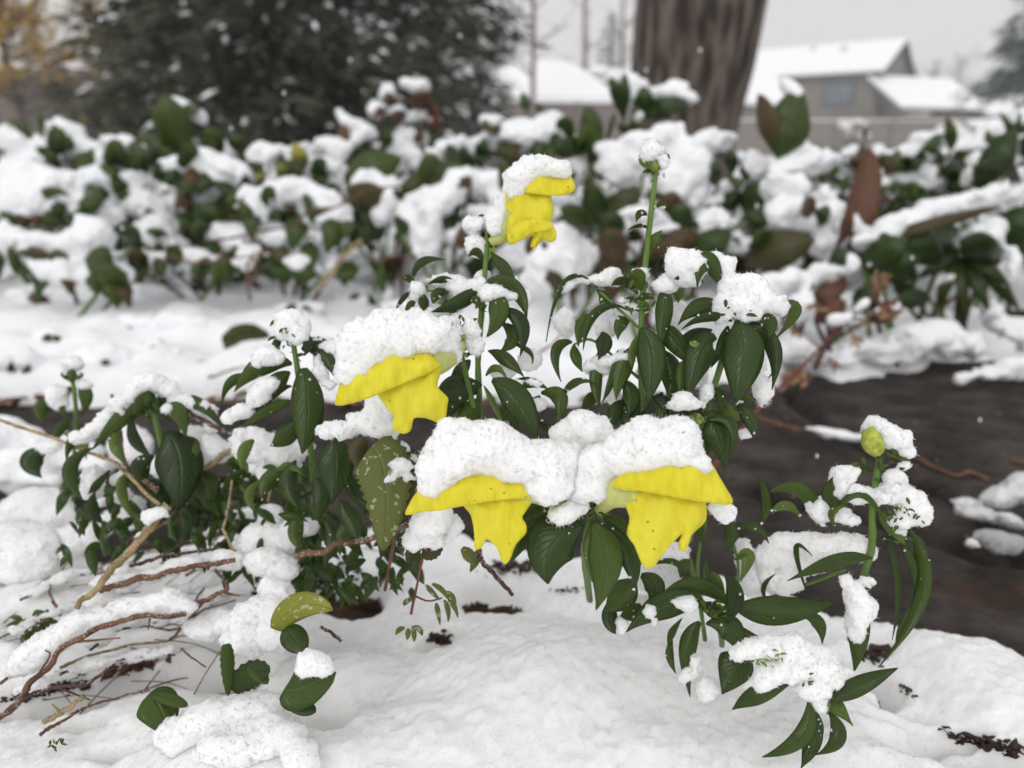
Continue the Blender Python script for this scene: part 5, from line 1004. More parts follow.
# --- low right leaves
D6 = .335
K = plant('low snapdragon with long horizontal leaf over the snow, right of the two lowest blooms', gp(715, 640, .37))
ptube('stem', [(722, 645, .36), (718, 622, .336), (700, 600, .34), (690, 560, .36)], [3, 3.2, 2.5], STEM, K)
ptube('stem', [(705, 640, .36), (700, 600, .345), (698, 560, .35), (706, 520, .36)], [2.5, 2, 1.6], STEM, K); ptube('stem', [(720, 612, .335), (735, 595, .34), (738, 565, .35), (730, 530, .36)], [2, 1.6, 1.2], STEM, K); ptube('stem', [(720, 610, .335), (775, 596, .345), (806, 585, .35), (845, 570, .34)], [2, 1.6, 1.6], STEM, K)
L(K, [(735, 607, 780, 610, 833, 603, 29, -.010, 5, LEAF), (727, 622, 735, 595, 722, 571, 20, -.014, 5, LEAFD), (735, 610, 697, 586, 658, 598, 19, -.004, 12, LEAF), (634, 578, 622, 596, 604, 612, 30, -.004, 10, LEAF), (705, 604, 665, 606, 626, 632, 28, -.010, 10, LEAF), (641, 575, 655, 588, 648, 606, 24, .0, 0, LEAFD), (612, 600, 610, 620, 616, 634, 18, -.004, 10, LEAFD),
      (700, 622, 688, 650, 690, 697, 20, -.006, 10, LEAF), (706, 624, 730, 628, 738, 655, 28, -.010, 15, LEAFD), (740, 652, 735, 668, 722, 694, 36, -.018, 8, LEAF), (716, 620, 738, 630, 762, 638, 13, -.004, 20, LEAF), (801, 616, 818, 622, 822, 644, 15, .0, 10, LEAF), (672, 640, 670, 656, 676, 674, 9, -.002, 10, LEAF), (682, 618, 672, 634, 668, 646, 9, .0, 30, LEAF),
      (722, 518, 732, 532, 724, 552, 16, .01, 0, LEAFD), (738, 528, 756, 528, 769, 544, 12, .01, 10, LEAF), (690, 560, 684, 566, 680, 578, 14, .006, 10, LEAF), (735, 560, 748, 556, 740, 582, 16, .004, 10, LEAFL), (706, 560, 708, 580, 722, 588, 10, .004, 20, LEAF), (705, 545, 700, 532, 706, 520, 10, .008, 10, LEAF), (648, 565, 675, 562, 682, 580, 8, .006, 30, LEAF),
      (724, 596, 716, 580, 712, 572, 12, 0, 10, LEAFL), (806, 590, 796, 548, 812, 556, 6, .0, 20, LEAF), (766, 600, 764, 586, 776, 574, 6, .0, 20, LEAF), (700, 606, 716, 612, 724, 628, 18, -.004, 10, LEAFD), (640, 604, 632, 612, 620, 616, 20, -.004, 10, LEAF)], D6)
leaflets(K, 715, 612, D6-.01, 30, 24, 20, 9, LEAF, 'young_leaves')
snow('snow', [(650, 612, .322, 8, 7), (654, 620, .322, 6, 6), (682, 602, .322, 7, 4), (690, 606, .322, 4, 3), (620, 624, .328, 4, 5), (686, 678, .326, 9, 9), (694, 662, .328, 8, 12), (705, 690, .326, 9, 9), (668, 558, .352, 20, 12), (640, 602, .34, 10, 6), (655, 575, .355, 24, 14), (745, 556, .355, 10, 20), (690, 588, .35, 24, 8), (752, 584, .35, 12, 14)], K, seed=19)

# --- spray at the bottom right
D7 = .292
M_ = plant('lowest snapdragon spray, its narrow leaves fanned out under snow at the bottom right', gp(820, 712, .33))
ptube('stem', [(828, 712, .305), (824, 695, .292), (806, 672, .292), (780, 655, .296)], [3, 3.2, 2.4], STEM, M_)
L(M_, [(794, 680, 758, 694, 732, 710, 21, -.004, -5, LEAF), (809, 700, 802, 736, 762, 757, 19, -.002, 10, LEAF), (818, 720, 812, 744, 801, 768, 20, .004, 10, LEAFD), (829, 712, 838, 738, 815, 755, 18, .004, 10, LEAF), (830, 702, 838, 708, 853, 726, 18, .0, 5, LEAFL), (830, 700, 862, 684, 898, 668, 21, -.004, 8, LEAF), (812, 706, 818, 730, 808, 748, 14, .006, 20, LEAF)], D7)
leaflets(M_, 770, 658, .288, 30, 16, 40, 6, BUD, 'bud_leaflets'); leaflets(M_, 808, 684, .287, 16, 20, 16, 6, LEAF, 'bud_leaflets')
cap(M_, [(756, 650, .291, 15, 9), (772, 645, .292, 15, 10), (788, 644, .292, 14, 10), (800, 656, .291, 20, 12), (820, 666, .291, 22, 14), (838, 676, .291, 18, 11), (770, 672, .290, 18, 9, None, 20), (755, 684, .290, 10, 6, None, 20), (815, 690, .289, 14, 10), (822, 706, .289, 8, 10), (852, 680, .292, 10, 7), (795, 670, .289, 14, 9), (740, 652, .292, 8, 6)], 'sprawling snow cap over the lowest leaf spray at the bottom right', seed=20)

# --- left plants
D8 = .36
Nn = plant('snapdragon left of the left bloom, its shoot tip packed in snow above dark hanging leaves', gp(310, 545, .44))
ptube('stem', [(290, 322, .36), (296, 360, .36), (302, 400, .365), (312, 460, .375), (316, 545, .44)], [2.6, 3, 3.4], STEM, Nn, n=20)
L(Nn, [(303, 368, 308, 412, 302, 454, 33, -.008, 3, LEAFD), (302, 350, 322, 350, 342, 386, 26, .004, 10, LEAFD), (292, 364, 262, 366, 234, 392, 24, .0, 10, LEAF), (292, 386, 262, 398, 225, 430, 18, .004, 12, LEAFD), (290, 372, 276, 384, 264, 402, 22, .0, 8, LEAF), (333, 436, 336, 468, 332, 504, 36, -.012, 0, LEAFD), (290, 400, 266, 412, 240, 428, 14, .0, 20, LEAF),
       (256, 378, 232, 382, 222, 404, 12, .006, 20, LEAF), (300, 420, 286, 436, 270, 446, 24, .006, 10, LEAF), (296, 460, 290, 484, 300, 510, 24, .008, 10, LEAFD), (318, 462, 322, 490, 318, 520, 22, .004, 10, LEAFD), (290, 470, 270, 480, 262, 500, 20, .012, 10, LEAF), (340, 500, 352, 520, 360, 546, 22, .008, 10, LEAFD), (350, 440, 362, 452, 360, 476, 18, .008, 10, LEAFD),
       (304, 510, 296, 530, 300, 550, 18, .01, 10, LEAF), (276, 472, 290, 466, 306, 478, 10, .01, 20, LEAFL), (262, 480, 250, 494, 254, 512, 12, .012, 20, LEAFL), (325, 520, 334, 540, 328, 560, 20, .01, 10, LEAFD), (360, 520, 344, 534, 340, 556, 20, .012, 10, LEAF), (284, 334, 276, 346, 280, 358, 10, .0, 10, LEAF), (300, 332, 308, 342, 304, 356, 12, -.002, 10, LEAFD), (254, 440, 244, 452, 242, 470, 14, .01, 10, LEAFL), (345, 470, 356, 490, 372, 512, 20, .01, 10, LEAFD), (310, 560, 324, 572, 344, 578, 18, .02, 10, LEAFD), (376, 520, 384, 536, 380, 560, 20, .02, 10, LEAFD), (405, 470, 418, 478, 424, 494, 20, .02, 10, LEAFD)], D8)
bud(Nn, 292, 334, .358, 13, LEAF, 8); leaflets(Nn, 290, 340, .356, 30, 40, 26, 8, LEAF, 'young_leaves'); leaflets(Nn, 300, 500, .37, 60, 60, 40, 16, LEAFD, 'low_leaves')
snow('snow', [(290, 318, .36, 14, 10), (282, 332, .358, 9, 10), (298, 334, .357, 12, 10), (304, 326, .36, 8, 10), (272, 356, .355, 13, 9), (260, 360, .355, 10, 8), (330, 350, .366, 24, 9, None, -10), (316, 345, .366, 10, 7), (262, 388, .354, 12, 6, None, 30), (256, 397, .354, 10, 8), (268, 382, .354, 6, 4), (240, 412, .356, 12, 8), (228, 418, .356, 10, 8), (320, 374, .358, 9, 10), (330, 384, .358, 9, 5), (318, 362, .36, 5, 8)], Nn, seed=21)
cap(Nn, [(350, 428, .325, 24, 9), (372, 424, .322, 24, 12), (380, 410, .322, 18, 13), (362, 418, .322, 20, 10), (388, 432, .322, 10, 10), (330, 430, .328, 12, 7), (400, 448, .322, 14, 8, None, -30), (412, 458, .320, 9, 8)], 'snow bank lying on the dark twig directly below the left bloom', seed=22)
snow('snow', [(262, 450, .39, 24, 14), (285, 455, .39, 18, 16), (272, 470, .39, 16, 12), (250, 436, .39, 16, 8), (300, 448, .39, 16, 9)], Nn, seed=23)
# toothed drooping leaf
Q_ = thing('toothed_leaf_plant', 'pale olive plant with a toothed drooping leaf under the left bloom', 'plant', gp(380, 590, .38))
leaf(Q_, 372, 446, 386, 482, 383, 551, 54, .312, .300, 4, LEAFO, teeth=1, nt_=25, arch=0, prof=(.62, .62), fold=.25)
leaf(Q_, 392, 452, 414, 478, 404, 505, 34, .318, .312, 10, LEAFM, teeth=1, nt_=21, arch=0, prof=(.7, .7)); leaf(Q_, 366, 440, 358, 452, 362, 470, 20, .32, .318, 10, LEAFM, teeth=1, arch=0)
ptube('stem', [(376, 450, .314), (392, 446, .32), (400, 500, .335), (385, 590, .38)], [1.6, 2], TWIG, Q_)
snow('snow', [(388, 480, .306, 4, 3), (396, 476, .31, 4, 3), (365, 458, .308, 3, 3), (407, 478, .31, 6, 5), (400, 466, .31, 10, 8)], Q_, seed=24)

D9 = .40
R_ = plant('snapdragon at the left with two sloping snow covered arms and a broad hanging leaf', gp(165, 560, .46))
ptube('stem', [(148, 395, .40), (158, 430, .40), (165, 470, .405), (175, 560, .46)], [2.6, 3, 3.2], STEM, R_)
L(R_, [(166, 432, 180, 462, 178, 512, 46, -.008, 4, LEAFD), (150, 410, 128, 414, 92, 450, 20, .002, 10, LEAF), (92, 448, 70, 470, 84, 502, 16, -.002, 8, LEAFD), (132, 416, 136, 440, 153, 458, 15, -.004, 30, LEAFD), (166, 410, 178, 412, 186, 438, 20, -.004, 10, LEAF), (118, 432, 116, 446, 126, 466, 14, .0, 15, LEAFL), (194, 470, 206, 486, 208, 512, 28, .008, 5, LEAF), (154, 456, 140, 470, 148, 494, 22, .002, 10, LEAFD),
       (126, 474, 122, 492, 134, 520, 12, .004, 15, LEAFL), (110, 470, 98, 484, 88, 494, 10, .004, 30, LEAF), (170, 400, 200, 404, 226, 434, 16, .004, 30, LEAF), (148, 392, 140, 404, 134, 414, 14, -.004, 10, LEAF), (176, 440, 192, 444, 196, 458, 16, 0, 10, LEAF), (150, 480, 160, 500, 156, 526, 24, .006, 10, LEAFD), (180, 500, 190, 520, 184, 540, 22, .01, 10, LEAFD), (102, 520, 92, 508, 96, 490, 14, .004, 10, LEAFD), (215, 480, 240, 484, 252, 504, 14, .02, 10, LEAF), (200, 505, 222, 520, 232, 540, 20, .02, 10, LEAFD), (130, 500, 140, 520, 142, 540, 14, .01, 20, LEAF), (210, 450, 236, 456, 248, 474, 16, .02, 10, LEAFL), (90, 442, 74, 440, 66, 462, 12, .008, 10, LEAF), (236, 520, 250, 530, 262, 546, 22, .03, 10, LEAFD), (148, 540, 170, 548, 176, 566, 20, .03, 10, LEAFD)], D9)
bud(R_, 148, 400, .398, 14, LEAF, 9); leaflets(R_, 150, 408, .396, 26, 24, 20, 9, LEAF, 'young_leaves'); leaflets(R_, 190, 500, .42, 80, 50, 40, 14, LEAFD, 'low_leaves')
snow('snow', [(150, 382, .40, 18, 8), (136, 390, .40, 12, 8, None, 40), (124, 402, .40, 12, 8, None, 40), (108, 418, .402, 12, 8, None, 35), (92, 432, .402, 14, 8, None, 30), (78, 438, .402, 9, 6), (168, 388, .402, 14, 9, None, -25), (186, 402, .404, 16, 9, None, -25), (204, 410, .406, 14, 9), (214, 424, .406, 8, 7), (168, 408, .394, 6, 5), (122, 412, .398, 6, 5)], R_, seed=25)
snow('snow', [(205, 446, .41, 17, 13), (220, 450, .41, 14, 10), (198, 458, .41, 14, 8), (200, 432, .42, 14, 7), (92, 480, .41, 10, 16), (118, 478, .42, 8, 6), (100, 502, .43, 6, 4), (135, 510, .42, 14, 10, None, 60), (122, 496, .41, 8, 7)], R_, seed=26)
S_ = plant('smallest snapdragon shoot, snow tipped, at the far left before the dark path edge', gp(72, 500, .52))
ptube('stem', [(72, 376, .47), (76, 410, .47), (74, 460, .49), (74, 500, .52)], [2, 2.2], STEM, S_)
L(S_, [(78, 384, 86, 396, 82, 416, 15, 0, 5, LEAF), (72, 388, 62, 398, 66, 420, 12, .002, 10, LEAF), (58, 400, 42, 408, 44, 424, 16, .004, 10, LEAF), (46, 450, 32, 462, 42, 478, 24, -.01, 5, LEAFD), (64, 434, 80, 440, 86, 460, 16, .0, 10, LEAFL), (70, 420, 60, 430, 54, 444, 12, 0, 10, LEAF)], .47)
bud(S_, 72, 376, .468, 9, LEAF, 7); snow('snow', [(72, 364, .47, 10, 7), (56, 394, .47, 12, 9), (62, 404, .47, 7, 6), (44, 446, .46, 12, 5), (66, 372, .47, 5, 5), (84, 384, .47, 5, 4)], S_, seed=27)

# snow cushions on the path at the left and right
def patch(label, es, seed, near=True, **kw): return tag(snow('snow_patch', es, seed=seed, near=near, **kw), label, 'snow patch')
patch('broad smooth snow cushion on the path at the left edge, under the smallest shoot', [(20, 445, .66, 50, 22), (60, 455, .64, 50, 28), (40, 480, .62, 40, 14), (5, 470, .64, 40, 24), (100, 470, .63, 20, 14)], 30, dens=.8e6)
patch('rounded snow mound at the left edge, one of two, farther from the viewer', [(36, 508, .52, 30, 20), (16, 522, .52, 28, 18), (56, 520, .51, 20, 16)], 31, dens=.8e6)
patch('large rounded snow mound at the left edge, nearer than its twin', [(10, 545, .47, 48, 22), (35, 552, .46, 30, 20), (-20, 550, .47, 40, 24), (20, 566, .46, 40, 16)], 32, dens=.8e6)
patch('small snow lump on the path between the twin mounds and the tan stalk', [(78, 538, .47, 20, 14), (70, 545, .47, 14, 12), (95, 532, .48, 12, 9), (60, 552, .46, 12, 9)], 33, dens=.8e6)
patch('white snow wedge on the path seen through leaves left of the broad hanging leaf', [(130, 448, .60, 20, 20), (150, 470, .58, 20, 14)], 34, dens=.8e6)
patch('small snow wedge on the path low between the left plant stems', [(118, 520, .52, 22, 10), (134, 508, .525, 8, 14)], 60, dens=.8e6)
patch('melting snow clump on the stone at the right edge, largest there', [(1008, 494, .62, 26, 11, None, 18), (1022, 486, .62, 16, 12), (985, 515, .60, 26, 7, None, -12), (968, 503, .60, 10, 5), (1010, 520, .59, 14, 7, None, -20)], 35, dens=.8e61)
patch('small snow clump on the stone below the largest one at the right', [(998, 541, .56, 18, 9, None, -15), (1012, 546, .56, 8, 8)], 36, dens=.8e61)
patch('tiny snow crumb alone on the stone at the right', [(973, 545, .56, 6, 4)], 37)
patch('tiny snow crumb beside the reddish stem on the stone', [(795, 394, .90, 8, 7)], 38, near=False)
patch('snow tuft on the rear edge of the stone, left of the reddish dry sprig', [(795, 350, 1.02, 18, 12), (810, 358, 1.02, 10, 10)], 39, near=False)
patch('long ragged snow strip along the rear edge of the stone at the right', [(850, 348, 1.03, 22, 10), (880, 352, 1.03, 22, 10), (905, 340, 1.03, 30, 16), (930, 335, 1.04, 26, 16), (950, 348, 1.04, 22, 10), (970, 345, 1.05, 12, 10), (860, 362, 1.0, 20, 5)], 40, near=False)
patch('snow ledge leading to the right edge behind the stone', [(1000, 326, 1.1, 16, 8, None, -20), (1018, 338, 1.1, 18, 9, None, -20), (990, 316, 1.15, 14, 6)], 41, near=False)
patch('thin snow sliver at the right edge of the frame behind the stone', [(1000, 372, .98, 26, 4, None, 8), (1022, 366, .98, 14, 5), (975, 374, .98, 16, 2)], 42, near=False)

# foreground snow lumps among the twigs
patch('ragged snow column over the twigs left of the yellow green leaf', [(272, 520, .40, 16, 14), (262, 540, .39, 22, 14), (288, 545, .39, 20, 12), (300, 528, .39, 14, 9), (266, 562, .375, 20, 14), (284, 572, .37, 16, 12), (276, 590, .36, 18, 12), (262, 610, .35, 22, 14), (240, 622, .35, 20, 9), (250, 640, .345, 22, 14), (272, 636, .34, 18, 14)], 43)
patch('ridge of snow along the red brown twig near the tan stalk', [(120, 582, .375, 30, 6, None, 8), (160, 572, .375, 30, 6, None, 12), (195, 562, .375, 22, 5, None, 10), (226, 560, .375, 16, 8), (100, 600, .37, 24, 9)], 44)
patch('snow roll over the lower brown twig, left of the yellow green leaf', [(90, 620, .355, 34, 10, None, 12), (60, 636, .355, 30, 12, None, 20), (130, 608, .355, 26, 9), (160, 600, .357, 18, 9), (35, 655, .355, 28, 12, None, 30), (180, 608, .356, 16, 6)], 45)
patch('snow lump melted onto the leaf clump under the left bloom', [(425, 525, .318, 16, 12), (440, 520, .318, 12, 14), (414, 540, .318, 9, 10), (452, 528, .322, 12, 12), (436, 540, .32, 14, 9)], 46)
patch('round snow ball on the lower green leaf at the bottom left', [(313, 662, .300, 13, 10), (320, 667, .300, 10, 9), (306, 668, .300, 9, 8)], 47)
patch('long snow block at the bottom left, between the two green leaves', [(250, 715, .315, 34, 20), (215, 722, .312, 34, 20), (275, 735, .305, 28, 20), (240, 745, .30, 44, 20), (190, 735, .31, 30, 16), (300, 760, .296, 20, 16)], 48, h=.0009)
patch('soft snow lump in the hollow behind the triangular green leaf', [(205, 628, .365, 18, 10), (222, 618, .37, 14, 10), (215, 560, .385, 18, 8)], 49)

# ground leaves
def gleaf(label, rows, D, base, cat='leaf', mat=LEAF, name='fallen_leaf', teeth=0, sn=None):
    t_ = thing(name, label, cat, base)
    for r in rows: leaf(t_, *r[:7], D, D-.004, r[7], r[8] if len(r) > 8 else mat, name='blade', arch=0, teeth=teeth, prof=(.8, .55), fold=.18)
    if sn: snow('snow', sn, t_, seed=50)
    return t_
gleaf('triangular dark green leaf lying flat on the snow at the bottom left', [(149, 694, 160, 708, 168, 733, 40, 15, LEAF), (150, 694, 172, 700, 188, 706, 12, 10, LEAF)], .315, gp(165, 733, .32))
yl = gleaf('yellow green leaf with an orange tinted tip beside a second leaf, on the snow', [(276, 630, 300, 606, 333, 610, 27, -8, LEAFY), (286, 628, 296, 640, 305, 652, 26, 10, LEAF)], .318, gp(300, 645, .33))
gleaf('broad green leaf holding a round snow ball at the bottom left', [(284, 690, 302, 688, 336, 672, 40, 8, LEAF), (286, 698, 302, 706, 316, 712, 18, 20, LEAFD)], .305, gp(310, 712, .315))
gleaf('ragged toothed green leaf half buried, left of the snow ball leaf', [(226, 644, 228, 665, 228, 696, 14, 20, LEAF), (232, 690, 252, 674, 270, 672, 26, 5, LEAFD), (250, 664, 258, 672, 268, 684, 16, 15, LEAF)], .318, gp(240, 690, .33), teeth=1)
for i, (x, y, lb) in enumerate(((20, 565, 'mossy green tuft poking out between the snow mounds at the left edge'), (35, 628, 'dark green needle tuft under snow near the left edge'), (55, 745, 'tiny green sprig almost buried in snow at the bottom left'), (198, 762, 'small green tuft at the bottom edge near the long snow block'))):
    D_ = float(np.dot(G(x, y, .045)-CAMP, FW))-.01; t_ = thing('green_tuft', lb, 'plant tuft', G(x, y+6, .045)); leaflets(t_, x, y, D_, (26, 30, 14, 12)[i], (16, 20, 8, 22)[i], (40, 50, 12, 24)[i], (11, 14, 6, 8)[i], LEAF, 'leaves')

LT3 = simple('litter_shade', (.008, .006, .005), .6, .5, 60, col2=(.05, .026, .016))  # near black litter colour, carries the shade of the snow hollows
# tangled undergrowth low under the left plants: small dark leaves and dead stems nobody could count
parts = []; R = random.Random(77)
for i in range(330):
    x, y = R.choice(((R.uniform(190, 420), R.uniform(455, 560)), (R.uniform(60, 230), R.uniform(470, 560)), (R.uniform(285, 420), R.uniform(520, 590)), (R.uniform(225, 330), R.uniform(455, 575))))
    D_ = (.43-.00045*(y-455))*R.uniform(.97, 1.10); w = R.uniform(5, 11); a = R.uniform(-2.6, -.5); l = w*R.uniform(1.8, 3.2)
    v, f, uv = leaf_vf(P(x, y, D_), P(x+math.cos(a)*l*.5, y-math.sin(a)*l*.5-2, D_-.003), P(x+math.cos(a)*l, y-math.sin(a)*l, D_-R.uniform(-.01, .01)), w*D_/F, twist=R.uniform(-50, 50), nt_=8, nw=5); parts.append((v, f))
v, f = merge(parts); tag(obj('undergrowth', v, f, LEAFD), 'dark small leaved undergrowth between and below the left plants', 'undergrowth', kind='stuff')
parts = []
for i in range(80):
    x, y = R.choice(((R.uniform(190, 400), R.uniform(470, 600)), (R.uniform(0, 250), R.uniform(590, 700)), (R.uniform(60, 240), R.uniform(540, 600))))
    g = G(x, y, .046); g[2] = max(g[2]-.02, H(g[0], g[1])-.001); a = R.gauss(.5, .6); l = R.uniform(.01, .05); d_ = np.array([math.cos(a)*l, math.sin(a)*l, R.uniform(-.1, .5)*l]); parts.append(tube_vf([g-d_*.5, g+np.array([0, 0, l*.08]), g+d_*.5], [R.uniform(.00025, .0007), .0002], 10, 5, .6))
v, f = merge(parts); tag(obj('dead_stems', v, f, TWIG), 'tangle of fine dead brown stems half sunk in the snow at the left', 'dead stems', kind='stuff')
for t_ in (A, B, Cc, E, Gg, K, M_, Nn, R_): specks(t_, 12)
# soil crumbs and torn dead leaves, blackened to stand in for shade in the hollows
R = random.Random(31)
for (x, y, a_, b_, rot, n, lb) in ((52, 690, 46, 9, 14, 90, 'dark leaf litter as shade in the hollow under the arching brown twig, far left'), (132, 668, 34, 9, 10, 80, 'rust brown leaf litter as shade in the snow hollow above the triangular leaf'), (312, 578, 44, 15, 8, 170, 'black soil and litter as shade in the hollow behind the yellow green leaf'), (262, 590, 14, 9, 30, 30, 'small patch of dark litter as shade under the ragged snow column'),
        (236, 640, 10, 8, 0, 20, 'dark crumbs as shade between the snow column and the ragged toothed leaf'), (990, 744, 46, 7, -14, 90, 'black soil strip as shade in the snow crack at the lower right corner'), (872, 655, 15, 11, 0, 60, 'black soil as shade in the small snow hole under the strap leaves at the right'), (441, 640, 12, 8, 0, 40, 'black soil as shade in the small snow hole beneath the pink stem'), (512, 568, 32, 9, 0, 80, 'dark litter as shade in the hollow below the lowest left bloom'), (905, 690, 12, 4, -40, 16, 'dark crumbs as shade in the narrow snow crack at the right'), (565, 590, 18, 5, 0, 20, 'few dark crumbs as shade on the snow below the nearest leaves')):
    parts = []
    for k in range(n):
        u, v_ = max(-1.1, min(1.1, R.gauss(0, .45))), max(-1.1, min(1.1, R.gauss(0, .4))); c_, s_ = math.cos(math.radians(rot)), math.sin(math.radians(rot)); px_, py_ = x+u*a_*c_+v_*b_*s_, y-u*a_*s_+v_*b_*c_
        g = hit(px_, py_)+np.array([0, 0, R.uniform(-.0005, .0015)]); l = R.uniform(.0025, .007)*(1 if b_ > 5 else .6); th = R.uniform(0, 6.28); d_ = np.array([math.cos(th), math.sin(th), R.uniform(-.3, .4)])*l
        v2, f2, _ = leaf_vf(g-d_*.5, g+np.array([0, 0, l*.2]), g+d_*.5, l*R.uniform(.5, 1.1), view=np.array([0, 0, -1.]), nt_=6, nw=4, wav=.3, twist=R.uniform(-40, 40)); parts.append((v2, f2))
    v2, f2 = merge(parts); tag(obj('shade_litter', v2, f2, LT3 if 'black' in lb or 'dark' in lb else LT2), lb, 'leaf litter', kind='stuff')
# ------------------------------------------------------------------ twigs and dry stalks
def twig(label, pts, r, mat, cat='twig', name='twig', forks=(), snowy=None):
    D = [p[2] for p in pts]; p3 = [P(*p) for p in catmull(pts, 12)]; p3 = [p3[0]]+[q+np.array([random.gauss(0, 1), random.gauss(0, 1), random.gauss(0, 1)])*np.linalg.norm(p3[-1]-p3[0])*.009 for q in p3[1:-1]]+[p3[-1]]; t_ = tag(tube(name, p3, [q*D[0]/F for q in (r if isinstance(r, tuple) else (r, r*.6))], mat, n=60, m=8, rough=.55, org=p3[0]), label, cat)
    for f_, fr_ in forks: tube('side_twig', [P(*p) for p in f_], [fr_*D[0]/F, fr_*.5*D[0]/F], mat, t_, n=12, m=6, rough=.3)
    if snowy: snow('snow', snowy, t_, seed=len(label))
    if D[0] < .5: frost(t_)
    return t_
twig('thick tan hollow stalk slanting down to the snow at the left', [(168, 505, .375), (148, 532, .37), (118, 565, .362), (92, 592, .355), (77, 609, .35)], (4.6, 3.6, 2.6), TAN, 'dry stalk', 'dry_stalk', snowy=[(150, 520, .368, 8, 4, None, 45), (158, 514, .368, 6, 3), (140, 534, .366, 6, 3, None, 50)])
twig('red brown bark twig curving beside the tan stalk', [(100, 590, .365), (150, 576, .364), (190, 567, .364), (235, 560, .368)], (3.4, 2.4), TWIG)
twig('thin dark twig lying just above the red brown bark twig', [(130, 566, .385), (165, 556, .385), (222, 548, .388)], (2, 1.3), TWIGD, forks=[([(150, 562, .385), (180, 545, .388), (195, 537, .39)], 1.4)])
twig('knobbly brown twig arching low across the snow at the left', [(-5, 720, .33), (18, 700, .335), (40, 672, .34), (72, 640, .345), (105, 626, .345), (148, 618, .348), (186, 614, .352)], (3.4, 2.6), TWIG, forks=[([(150, 618, .348), (148, 630, .346)], 1.2), ([(76, 642, .345), (120, 638, .345)], 1.6), ([(40, 672, .34), (50, 655, .345), (45, 650, .345)], 1.4)])
twig('brown twig joining the arching one from the tangle behind', [(165, 610, .37), (205, 600, .372), (228, 588, .376), (215, 570, .38)], (2.6, 1.6), TWIG, forks=[([(205, 600, .372), (188, 620, .37)], 1.8), ([(222, 592, .376), (240, 596, .376)], 1.4)])
twig('dark twig lying under the snow rim at the left edge', [(20, 700, .335), (50, 688, .338), (85, 684, .338), (110, 668, .34)], (2.4, 1.6), TWIGD, forks=[([(60, 688, .338), (90, 700, .335)], 1.4)])
twig('short light brown twig stub with crusted snow at the lower left', [(44, 722, .322), (62, 712, .322), (84, 696, .323)], (2.8, 2.2), TAN, forks=[([(60, 712, .322), (52, 704, .322)], 1.6)])
twig('long thin straw slanting from the left edge to the tan stalk', [(-5, 418, .42), (60, 437, .41), (110, 462, .40), (132, 478, .395), (160, 505, .385)], (1.5, 1.8), TAN, 'straw', 'straw')
twig('dark bare twig ending in mid air between the two left plants', [(181, 407, .40), (215, 426, .395), (244, 442, .39)], (2.2, 2.2), TWIGD)
twig('grey tan forked twig crossing behind the left plants', [(196, 472, .41), (222, 456, .405), (250, 442, .40), (286, 431, .395)], (3, 3.4), TAN, forks=[([(287, 438, .395), (276, 465, .39), (268, 502, .385)], 3.0), ([(244, 443, .40), (262, 470, .40), (270, 490, .40)], 1.6)])
twig('rusty red twig running right under the toothed olive leaf', [(298, 556, .36), (345, 544, .352), (390, 532, .346), (412, 524, .342)], (3.2, 2.4), TWIG)
twig('thin dark twig under the snow bank below the left bloom', [(320, 427, .335), (352, 430, .326), (385, 442, .318), (408, 458, .315)], (1.8, 1.4), TWIGD)
twig('dark bent twig rising at the top of the left plant arms', [(112, 395, .44), (118, 425, .42), (124, 450, .41), (140, 480, .40), (158, 492, .395)], (1.5, 2.6), TWIG)
twig('thin pale stalk standing before the snow column at the left', [(232, 480, .395), (228, 510, .39), (224, 530, .385), (236, 552, .38)], (1.1, 1.4), TAN, 'straw', 'straw')
twig('short dark twig poking from the snow right below the lower left bloom', [(478, 556, .325), (492, 572, .33), (512, 595, .34)], (2.6, 2.0), TWIGD)
twig('thin pinkish straw on the snow near the triangular leaf', [(181, 648, .335), (192, 658, .334), (206, 667, .334)], (1.0, .8), TWIG, 'straw', 'straw')
twig('stub of dark twig beside the yellow green leaf', [(320, 627, .325), (330, 632, .326), (341, 641, .328)], (1.4, 1.8), TWIGD)
twig('long brown twig lying flat on the bare stone at the right', [(728, 414, .83), (765, 420, .82), (800, 430, .79), (850, 438, .78), (920, 460, .74), (960, 474, .72), (988, 480, .71)], (2.4, 1.5), TWIG, snowy=None)
patch('thin snow streak riding the long brown twig on the stone', [(822, 431, .775, 12, 3.2, None, -12), (845, 436, .770, 16, 3.4, None, -8), (862, 438, .765, 8, 3)], 51, near=False, h=.0016, k=300, amps=[(.002, .01)])
twig('short red twig on the stone near the right edge', [(1010, 460, .74), (1030, 464, .74)], (2, 1.6), TWIG)
